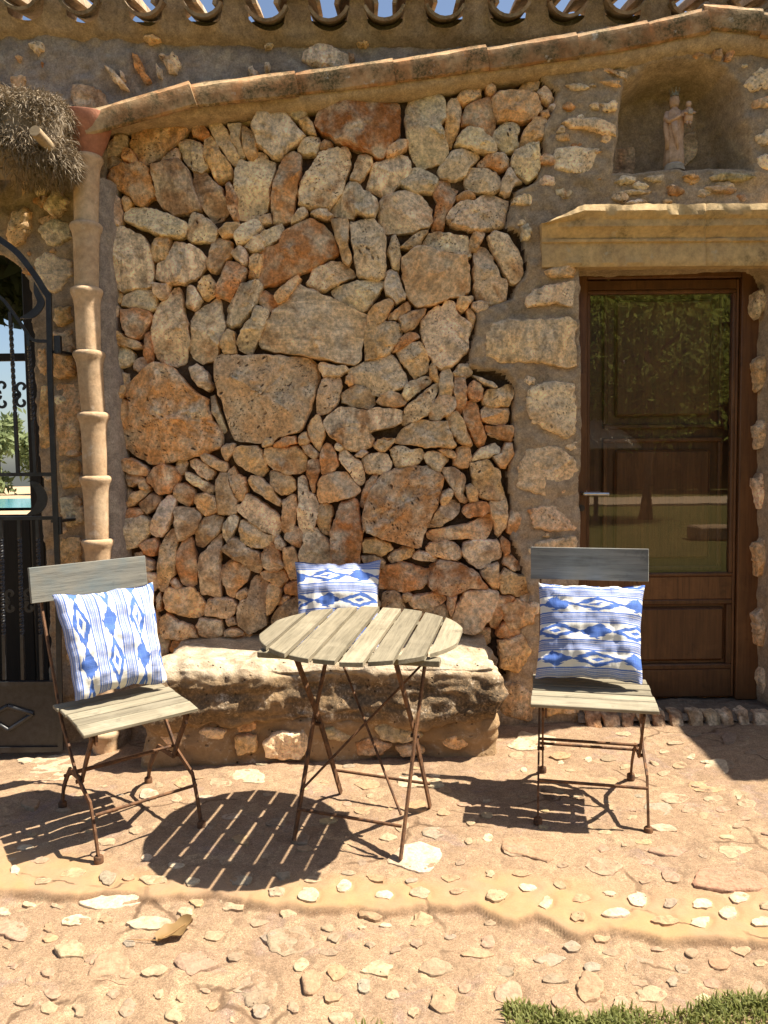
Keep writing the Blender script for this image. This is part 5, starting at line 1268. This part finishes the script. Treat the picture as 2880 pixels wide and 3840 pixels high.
hx, hy = .19, .188; zt_ = HT-.03
for s in (-1, 1):
    sh = .022*s
    m = MB(); m.flat([(s*hx, -hy, .0), (s*hx, -.02, zt_*.53), (s*hx*.98, .165, zt_+.004)], .022, .007, (1, 0, 0)); m.build('leg', M_RUST, tab)
    m = MB(); m.flat([(s*(hx-.012), hy, .0), (s*(hx-.012), .02, zt_*.5), (s*(hx-.012), -.185, zt_-.004)], .022, .007, (1, 0, 0)); m.build('leg', M_RUST, tab)
    m = MB(); m.tube([(s*(hx+.008), .0, zt_*.515), (s*(hx-.022), .0, zt_*.515)], .007, 10); m.build('pivot_bolt', M_RUST, tab)
for y_, z_ in ((-hy+.025, .10), (hy-.025, .10)):
    m = MB(); m.tube([(-hx+.004, y_, z_), (hx-.004, y_, z_)], .0055, 10); m.build('cross_rod', M_RUST, tab, 60)
m = MB(); m.tube([(-hx+.012, .15, zt_-.06), (hx-.01, -hy+.04, .13)], .0045, 8); m.build('brace', M_RUST, tab, 60)
m = MB(); m.tube([(hx-.012, .12, zt_-.10), (-hx+.01, -hy+.055, .16)], .0045, 8); m.build('brace', M_RUST, tab, 60)
# =========================================================== cushions
M_IK = m_ikat()
def cushion(tl, tr, br, bl, th, label, rotuv=0, seed=0, mirror=False, nrm_hint=Vector((0, -1, 0)), lean=0, off=(0, 0)):
    n = 44; c = (tl+tr+br+bl)/4; ex = ((tr-tl)+(br-bl))/4; ey = ((tl-bl)+(tr-br))/4; nr = ex.cross(ey).normalized()
    if nr.dot(nrm_hint) < 0: nr = -nr
    vs = []; uvs = []; fs = []
    for side in (1, -1):
        for j in range(n+1):
            for i in range(n+1):
                a, b = i/n*2-1, j/n*2-1
                base = bl*((1-a)*(1-b)/4)+br*((1+a)*(1-b)/4)+tr*((1+a)*(1+b)/4)+tl*((1-a)*(1+b)/4)
                pinch = .062; base = base-ex*(a*pinch*(1-b*b)*abs(a)**2)-ey*(b*pinch*1.05*(1-a*a)*abs(b)**2)
                t = (max(0, 1-abs(a)**2.6)*max(0, 1-abs(b)**2.6))**.52
                w_ = Vector((a*2.0+seed, b*2.0, side)); wr = .013*mn.noise(w_*1.0)+.007*mn.noise(Vector((a*4.5+seed, b*1.6, 1)))+.006*mn.noise(Vector((a*2.6, b*7+seed, 2)))+.004*mn.noise(Vector((a*11, b*5+seed, 2)))
                edge = (1-t)*.007*sin(11*(a if abs(b) > abs(a) else b)+seed)
                sag = -.022*max(0, b)**2*(1-a*a)*0
                h = side*(th/2*t)+(wr*min(1, t*2.2)*(1 if side > 0 else .3))+edge
                vs.append(base+nr*h+ey.normalized()*wr*.6*(1 if abs(b) > .9 else 0)); u_, v_ = (a+1)/2, (b+1)/2
                uvs.append((v_, u_) if rotuv else (u_, v_))
    N1 = (n+1)*(n+1)
    for j in range(n):
        for i in range(n):
            q = (j*(n+1)+i, j*(n+1)+i+1, (j+1)*(n+1)+i+1, (j+1)*(n+1)+i); fs.append(q); fs.append(tuple(N1+k for k in q[::-1]))
    me = bpy.data.meshes.new('cushion'); me.from_pydata(vs, [], fs); ul = me.uv_layers.new(name='UVMap')
    for l in me.loops: ul.data[l.index].uv = (uvs[l.vertex_index][0]+off[0], uvs[l.vertex_index][1]+off[1])
    me.shade_smooth(); o = mesh_obj('cushion', me, M_IK)
    import bmesh
    b_ = bmesh.new(); b_.from_mesh(me); bmesh.ops.remove_doubles(b_, verts=b_.verts, dist=.0004); b_.to_mesh(me); b_.free(); me.shade_smooth()
    return tag(o, label, 'cushion', 'blue and white ikat cushions')
zs = .437
bl, br = onG(2006, 2546, .455), onG(2412, 2564, .455)
tl, tr = onY(2019, 2187, bl.y+.15), onY(2418, 2196, br.y+.15)
cushion(tl, tr, br, bl, .13, 'blue and white cushion with level stripes on grey board chair', 0, 3, off=(.15, 0))
bl, br = onG(282, 2632, .455), onG(628, 2556, .455); bk = Vector((-sin(radians(37.5)), cos(radians(37.5)), 0))
tl = onY(194, 2232, bl.y+.12); tr = onY(573, 2185, br.y+.12)
cushion(tl, tr, br, bl, .13, 'blue and white cushion with upright stripes on pale board chair', 1, 11, nrm_hint=-bk, off=(.05, .02))
bl, br = onY(1112, 2446, YW-.25), onY(1424, 2446, YW-.25); tl, tr = onY(1106, 2106, YW-.08), onY(1428, 2102, YW-.08)
cushion(tl, tr, br, bl, .12, 'blue and white cushion leaning on wall behind round table', 0, 23, off=(.32, -.06))
# =========================================================== iron gate
M_IRON = m_plain('black_iron', (.018, .018, .019), .42, .5, 0, .3, 40, (.03, .03, .032), .2)
GA = radians(9); gn = Vector((sin(GA), -cos(GA), 0)); gp = onY(205, 1900, YW-.13)
def G(u, v, d=0): return onP(u, v, gp, gn)+gn*d
gate = empty('iron_gate', (gp.x, gp.y, gz(gp.x, gp.y)), None, 'black wrought iron gate with twisted bars, scrolls and arched top', 'gate')
def gobj(m, name, sm=None):
    o = m.build(name, M_IRON, gate, sm); o.matrix_parent_inverse = Matrix.Translation(gate.location).inverted(); return o
def pl(pts, n=1):
    out = []
    P = [Vector(p) for p in pts]
    for i in range(len(P)-1):
        for k in range(n):
            t = k/n; a = P[max(i-1, 0)]; b = P[i]; c = P[i+1]; d = P[min(i+2, len(P)-1)]
            out.append(.5*((2*b)+(c-a)*t+(2*a-5*b+4*c-d)*t*t+(3*b-a-3*c+d)*t**3))
    return out+[P[-1]]
m = MB(); m.flat([G(183, 1100), G(188, 1404), G(200, 1711), G(209, 1942), G(216, 2110), G(228, 2815)], .022, .018, gn); gobj(m, 'hinge_bar')
m = MB(); m.flat(pl([G(-420, 800), G(-200, 815), G(-60, 860), G(0, 899), G(68, 951), G(131, 1032), G(158, 1075), G(184, 1114)], 4), .026, .014, gn); gobj(m, 'arch_bar')
m = MB(); m.flat(pl([G(-260, 1050), G(-100, 1050), G(0, 1114), G(36, 1154), G(90, 1231), G(122, 1274), G(180, 1280)], 4), .014, .012, gn); gobj(m, 'arch_bar')
def plate(A, B, th=.006):
    m = MB(); vs = []; A = pl(A, 5); B = pl(B, 5); n = min(len(A), len(B))
    for i in range(n): vs += [A[i]+gn*th, B[i]+gn*th, A[i]-gn*th, B[i]-gn*th]
    fs = []
    for i in range(n-1):
        a = i*4; fs += [(a, a+4, a+5, a+1), (a+2, a+3, a+7, a+6), (a, a+2, a+6, a+4), (a+1, a+5, a+7, a+3)]
    m.add(vs, fs); return m
gobj(plate([G(127, 1055), G(150, 1095), G(168, 1140), G(130, 1190), G(72, 1195)], [G(128, 1056), G(128, 1098), G(140, 1135), G(118, 1165), G(73, 1193)]), 'crescent')
gobj(plate([G(108, 1803), G(150, 1815), G(178, 1868), G(155, 1920), G(94, 1935)], [G(112, 1806), G(130, 1835), G(140, 1868), G(125, 1905), G(98, 1932)]), 'crescent')
def twist(p, q, s=.014, mid=(.25, .75), turns=3):
    m = MB(); K = 60; pts = []; h = s/2; vs = []; fs = []
    ax_ = (q-p); L = ax_.length; d = ax_.normalized(); a = Vector((1, 0, 0)); c = d.cross(a).normalized(); a = c.cross(d)
    for k in range(K+1):
        t = k/K; an = min(max((t-mid[0])/(mid[1]-mid[0]), 0), 1)*turns*pi/1+pi/4
        for j in range(4):
            b = an+j*pi/2; vs.append(p+ax_*t+(a*cos(b)+c*sin(b))*h*1.35)
    for k in range(K):
        for j in range(4): fs.append((k*4+j, k*4+(j+1) % 4, (k+1)*4+(j+1) % 4, (k+1)*4+j))
    m.add(vs, fs); return m
for (u0_, v0_, u1_, v1_) in ((38, 1170, 68, 1778), (106, 1255, 134, 1778), (-35, 1080, -5, 1778), (-110, 1055, -80, 1778), (-185, 1050, -155, 1778)):
    gobj(twist(G(u0_, v0_), G(u1_, v1_), .0145, (.08, .62), 7), 'twisted_bar')
for (u0_, u1_) in ((4, 18), (72, 87), (140, 158), (-65, -52), (-135, -122), (-200, -190)):
    gobj(twist(G(u0_, 1945), G(u1_, 2548), .0145, (.12, .72), 9), 'twisted_bar')
for (v, hh, u1) in ((1778, .016, 200), (1942, .016, 205), (2562, .020, 224), (2808, .024, 232)):
    m = MB(); m.flat([G(-440, v+4), G(u1, v-2)], .02, hh*2, gn) if False else m.bar(G(-440, v+6), G(u1, v), .02, hh, (0, 0, 1)); gobj(m, 'rail')
def scroll(cx, cy, r, a0, turns, hand):
    pts = []
    for k in range(40):
        t = k/39; a = a0+hand*turns*2*pi*t; q = r*(1-.72*t); pts.append(G(cx+q*cos(a), cy+q*sin(a)))
    return pts
for (cx, cy, R_, hand) in ((82, 1452, 24, 1), (82, 1508, 24, -1), (8, 1448, 24, 1), (10, 1512, 24, -1), (38, 2228, 20, 1), (40, 2280, 20, -1), (110, 2224, 20, 1), (112, 2280, 20, -1), (-30, 2228, 20, 1), (-30, 2280, 20, -1)):
    m = MB(); s0 = scroll(cx, cy, R_, pi*.5*hand if True else 0, .95, hand); m.flat([G(cx-R_*1.0, cy+R_*1.15*hand)]+s0[1:], .012, .006, gn); gobj(m, 'scroll')
m = MB(); vs = [G(-440, 2572, -.002), G(222, 2566, -.002), G(230, 2800, -.002), G(-440, 2806, -.002)]; vs += [v-gn*.006 for v in vs]; m.add(vs, [(0, 1, 2, 3)[::-1], (4, 5, 6, 7), (0, 1, 5, 4), (1, 2, 6, 5), (2, 3, 7, 6), (3, 0, 4, 7)]); gobj(m, 'kick_panel')
m = MB()
for r_ in (1.0,):
    c = [G(-45, 2690), G(30, 2648), G(124, 2676), G(32, 2738)]
    for i in range(4): m.tube([c[i]+gn*.001, c[(i+1) % 4]+gn*.001], .011, 10)
gobj(m, 'diamond_boss', 60)
for v in (1318, 1955):
    m = MB(); a = G(205, v); m.bar(a, Vector((a.x+.045, YW+.04, a.z)), .04, .012); m.bbox(a+Vector((.012, .01, -.02 if v > 1500 else .03)), (.014, .012, .04), .002); gobj(m, 'hinge')
# ---- dark wooden door standing open behind the gate
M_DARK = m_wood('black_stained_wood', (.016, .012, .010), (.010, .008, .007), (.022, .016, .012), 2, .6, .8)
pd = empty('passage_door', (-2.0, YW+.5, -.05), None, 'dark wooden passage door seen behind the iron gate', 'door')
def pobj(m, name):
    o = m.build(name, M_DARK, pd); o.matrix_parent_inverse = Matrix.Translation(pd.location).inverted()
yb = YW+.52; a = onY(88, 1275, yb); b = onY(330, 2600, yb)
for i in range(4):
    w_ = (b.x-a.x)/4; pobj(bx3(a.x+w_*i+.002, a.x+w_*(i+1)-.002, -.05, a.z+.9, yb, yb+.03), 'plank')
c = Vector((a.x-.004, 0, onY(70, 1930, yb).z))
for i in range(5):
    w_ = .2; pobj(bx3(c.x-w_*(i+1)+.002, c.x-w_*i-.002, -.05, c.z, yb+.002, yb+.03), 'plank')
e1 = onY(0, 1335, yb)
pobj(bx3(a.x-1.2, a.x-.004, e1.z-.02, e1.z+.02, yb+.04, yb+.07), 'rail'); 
# ---- passage side and far wall
# =========================================================== thatch over the gate
M_STRAW = m_leaf('dry_thatch', (.12, .085, .05), (.40, .31, .20), .1)
th = empty('thatched_awning', (-1.75, YW-.15, 2.55), None, 'shaggy grey brown thatch awning above the iron gate', 'awning')
def tpar(o): o.matrix_parent_inverse = Matrix.Translation(th.location).inverted(); return o
cA = onY(-60, 520, YW-.22); m = MB(); nu, nv = 40, 24; vs = []
R = random.Random(4)
def tsurf(a, b):
    ca, sa = cos(a), sin(a); x = cA.x+.36*(abs(ca)**.4)*(1 if ca > 0 else -1)*(abs(cos(b))**.7); z = cA.z+.165*(abs(sa)**.55)*(1 if sa > 0 else -1)*(abs(cos(b))**.7); y = cA.y+.16*sin(b)
    if sa < 0: x += .06*sa*-1*(ca > 0)
    return Vector((x, y, z))
for j in range(nv+1):
    for i in range(nu):
        p = tsurf(2*pi*i/nu, (j/nv-.5)*pi); vs.append(p+Vector((mn.noise(p*9), mn.noise(p*9+Vector((3, 0, 0))), mn.noise(p*9+Vector((0, 5, 0)))))*.03)
m.add(vs, [(j*nu+i, j*nu+(i+1) % nu, (j+1)*nu+(i+1) % nu, (j+1)*nu+i) for j in range(nv) for i in range(nu)]); tpar(m.build('thatch', M_STRAW, th, 180))
m = MB()
for k in range(17000):
    a = R.uniform(0, 2*pi); b = R.uniform(-pi/2, pi*.3); p = tsurf(a, b); d = (p-cA); d = Vector((d.x/.33, d.y/.16, d.z/.155)).normalized()
    fl = Vector((d.x*.5+.15+R.gauss(0, .55), d.y*.35-.1+R.gauss(0, .5), -.35+d.z*.45+R.gauss(0, .5))).normalized(); L = R.uniform(.02, .065); w_ = R.uniform(.0008, .002)
    sd = fl.cross(Vector((R.uniform(-1, 1), R.uniform(-1, 1), R.uniform(-1, 1)))).normalized()*w_; p = p+d*R.uniform(-.005, .016); q = p+fl*L*.5+d*.006; e = p+fl*L+Vector((0, 0, -.012))
    m.add([p-sd, p+sd, q+sd, q-sd, e], [(0, 1, 2, 3), (3, 2, 4)])
o = tpar(m.build('straw', M_STRAW, th)); tag(o, kind='stuff')
m = MB(); p0, p1 = onY(130, 490, YW-.43), onY(238, 655, YW-.2); p1.y = YW-.1
m.tube(pl([p0, p0.lerp(p1, .4)+Vector((.008, 0, .006)), p1], 6), .023, 12, [1, 1.03, .98, 1, 1.02, .96, .98, 1, .97, .95, .97, .95, .94]); tpar(m.build('pole', m_wood('bare_pole', (.36, .27, .16), (.28, .20, .12), (.4, .31, .2), 0, .85, .8), th, 50))
# =========================================================== fallen leaf
M_DRY = m_leaf('dry_leaf', (.21, .125, .045), (.30, .19, .08), .2)
pc = onG(655, 3492); lf = empty('fallen_leaf', (pc.x, pc.y, ground_z(pc.x, pc.y)+.004), (0, 0, radians(38)), 'curled tan dead leaf with thin stem lying on patio', 'leaf')
m = MB(); K = 12; vs = []
for i in range(K+1):
    t = i/K; x = (t-.5)*.075; hw = .021*(sin(pi*min(1, t*.93+.05))**.6)
    for s in (-1, -.5, 0, .5, 1):
        y = s*hw*(1+.08*sin(t*17+s)); z = .003+.014*abs(s)**1.5*(1+.4*sin(t*9))+.016*t*t+(.004*sin(t*12+s*3)); vs.append((x*1.4, y*1.6, z*.9))
m.add(vs, [(i*5+j, i*5+j+1, (i+1)*5+j+1, (i+1)*5+j) for i in range(K) for j in range(4)]); m.build('blade', M_DRY, lf, 180)
m = MB(); m.tube(pl([(-.05, 0, .004), (-.066, .012, .005), (-.095, .042, .003), (-.112, .06, .002)], 4), .0011, 6); m.tube([(-.036, 0, .005), (0, 0, .009), (.034, 0, .02)], .0009, 5); m.build('stem', m_plain('dry_stem', (.36, .2, .08), .7), lf)
# =========================================================== grass at the lawn's edge
M_GRASS = m_leaf('grass_blade', (.11, .14, .025), (.36, .35, .12), .5)
def blades(name, pts, hmin, hmax, wd, seed):
    R = random.Random(seed); vs = []; fs = []
    for (x, y, z, k) in pts:
        a = R.uniform(0, 2*pi); L = R.uniform(hmin, hmax)*k; ln = R.uniform(.25, 1.1); dx_, dy_ = cos(a), sin(a); w_ = wd*R.uniform(.6, 1.2); b = len(vs)
        for t, wf in ((0, .8), (.4, 1), (.75, .7), (1, .05)):
            h = L*t*(1-.35*ln*t); o_ = L*ln*.75*t*t
            for s in (-1, 1): vs.append((x+dx_*o_-dy_*w_*wf*s, y+dy_*o_+dx_*w_*wf*s, z+h))
        for q in range(3): fs.append((b+q*2, b+q*2+1, b+q*2+3, b+q*2+2))
    me = bpy.data.meshes.new(name); me.from_pydata(vs, [], fs); o = mesh_obj(name, me, M_GRASS); return tag(o, kind='stuff')
R = random.Random(3); pts = []
while len(pts) < 5200:
    x = R.uniform(-.9, 1.45); e = float(lawn_edge(np.array(x))); y = e-abs(R.gauss(0, .06))+.012
    cl = mn.noise(Vector((x*7, y*7, 2))); den = (1 if x > .27 else .4 if x > .1 else .15)
    if x < .27 and cl < .22: continue
    if x < -.1 and R.random() > .35: continue
    if y < 1.55 or R.random() > den*(.65+.7*cl): continue
    yy = y + (.02*cl if x > .3 else 0); pts.append((x, yy, -.036, 1.0+.35*cl))
blades('grass', pts, .008, .032, .0025, 5)
# =========================================================== garden opposite, seen in the glass, and through the gate
M_LF = m_leaf('tree_foliage', (.17, .20, .035), (.35, .37, .09), .55); M_LF2 = m_leaf('dark_foliage', (.022, .034, .012), (.05, .065, .022), .15); M_LF3 = m_leaf('pale_foliage', (.12, .16, .06), (.24, .28, .12), .4)
M_BARK = m_plain('bark', (.10, .075, .05), .9)
def leaves(c, rad, n, size, seed, shell=.5):
    R = random.Random(seed); m = MB(); c = Vector(c); cl = []
    for k in range(max(8, n//60)):
        d = Vector((R.gauss(0, 1), R.gauss(0, 1), R.gauss(0, 1))).normalized(); cl.append(Vector((d.x*rad[0], d.y*rad[1], d.z*rad[2]))*R.uniform(shell, 1))
    for k in range(n):
        q = R.choice(cl); p = c+q+Vector((R.gauss(0, .13)*rad[0], R.gauss(0, .13)*rad[1], R.gauss(0, .13)*rad[2])); a = Vector((R.uniform(-1, 1), R.uniform(-1, 1), R.uniform(-1, 1))).normalized(); b = a.orthogonal().normalized()*size*R.uniform(.2, .35); a = a*size*R.uniform(.6, 1.2)
        m.add([p-a, p+b, p+a, p-b], [(0, 1, 2, 3)])
    return m
def tree(label, x, y, zt, rad, n, size, seed, mat, group=None, z0=-.06):
    t = empty('tree', (x, y, z0), None, label, 'tree', group); R = random.Random(seed)
    c = Vector((0, 0, zt-z0)); o = leaves(c, rad, n, size, seed).build('crown', mat, t)
    m = MB(); m.tube([(0, 0, 0), (.05, 0, c.z*.4), (-.03, .02, c.z*.8), (0, 0, c.z+rad[2]*.4)], .035*c.z, 10, [1.3, 1, .7, .25])
    for k in range(6):
        a = R.uniform(0, 6.28); m.tube([(0, 0, c.z*R.uniform(.45, .8)), (cos(a)*rad[0]*.4, sin(a)*rad[1]*.4, c.z), (cos(a)*rad[0]*.75, sin(a)*rad[1]*.75, c.z+rad[2]*R.uniform(0, .5))], .014*c.z, 7, [1, .6, .2])
    m.build('trunk', M_BARK, t, 180); return t
tree('tall feathery green tree mirrored in door glass', 6.0, -10.0, 3.75, (2.1, 2.0, 1.9), 9000, .14, 31, M_LF)
for i, (x, y, z, r_) in enumerate(((0, -26, 5.2, 4.2), (7, -27, 5.6, 4.6), (14, -26, 5.4, 4.4), (20, -24, 5, 4.2), (-8, -27, 5.3, 4.4))):
    tree('dark evergreen tree of the row far across the lawn', x, y, z, (r_, 2.5, 5.2), 3500, .55, 60+i, M_LF2, 'evergreens across the lawn')
hg = MB(); hg.box((6, -29.5, 3.2), (26, .8, 3.4)); tag(hg.build('hedge', M_LF2), 'tall clipped dark hedge at the end of the lawn', 'hedge')
m = MB(); m.bbox((8, -17.5, -.03), (9, 2.2, .045), .01); tag(m.build('pool_terrace', M_LIP), kind='structure')
m = MB(); m.bbox((5.5, -5.3, .06), (.32, .25, .12), .03); o = m.build('stone_block', M_ROCK); tag(o, 'low square stone block standing on lawn mirrored in glass', 'block')
us_ = empty('thatched_parasol', (4.75, -9.6, -.06), None, 'small straw parasol on a post mirrored in door glass', 'parasol')
m = MB(); m.lathe([(.95, 1.62), (.9, 1.75), (.5, 2.05), (.05, 2.3)], n=24, mod=lambda a, z: 1+.05*sin(a*13)); m.build('straw_cover', m_leaf('pale_straw', (.42, .34, .22), (.55, .46, .32), .2), us_, 60)
m = MB(); m.tube([(0, 0, 0), (0, 0, 2.2)], .05, 10); m.build('post', M_BARK, us_)
# through the gate
o = leaves(onY(-60, 1060, 5.2), (.62, .5, .30), 900, .15, 77, .2).build('shrub_foliage', M_LF2)
sh = empty('overhanging_shrub', (o.data.vertices[0].co.x, 5.2, 0), None, 'dark spiky shrub overhanging the passage behind the gate', 'shrub'); o.parent = sh; o.matrix_parent_inverse = Matrix.Translation(sh.location).inverted()
m = MB(); a = onY(-330, 1060, 5.2); m.tube([(a.x-.1, 5.2, -.07), (a.x-.05, 5.2, 1.2), (a.x, 5.2, a.z)], .05, 8, [1, .8, .4]); o = m.build('trunk', M_BARK, sh); o.matrix_parent_inverse = Matrix.Translation(sh.location).inverted()
for i, (x, y) in enumerate(((-20.5, 40), (-16.5, 41), (-24.5, 41))):
    tree('pale olive tree beyond the pool seen through the gate', x, y, 2.2, (2.4, 1.5, 2.2), 1800, .3, 90+i, M_LF3, 'olive trees beyond the pool')
mw = m_plain('pool_water', (.10, .42, .50), .05, .5, 0, .1)
m = MB(); m.add([(-16, 17.5, .02), (-7.5, 17.5, .02), (-7.5, 20.5, .02), (-16, 20.5, .02)], [(0, 1, 2, 3)]); m.add([(-20, 25, .02), (-10, 25, .02), (-10, 33, .02), (-20, 33, .02)], [(0, 1, 2, 3)]); tag(m.build('pool', mw), kind='structure')
# unseen block added right of frame; its corner casts the shadow by the door
wg = MB(); wg.bbox((3.46, 3.32, 1.25), (.62, .34, 1.36), .01); tag(wg.build('shadow_block', M_MORT), 'unseen block right of the door, added to cast the paving shadow', 'shadow caster')
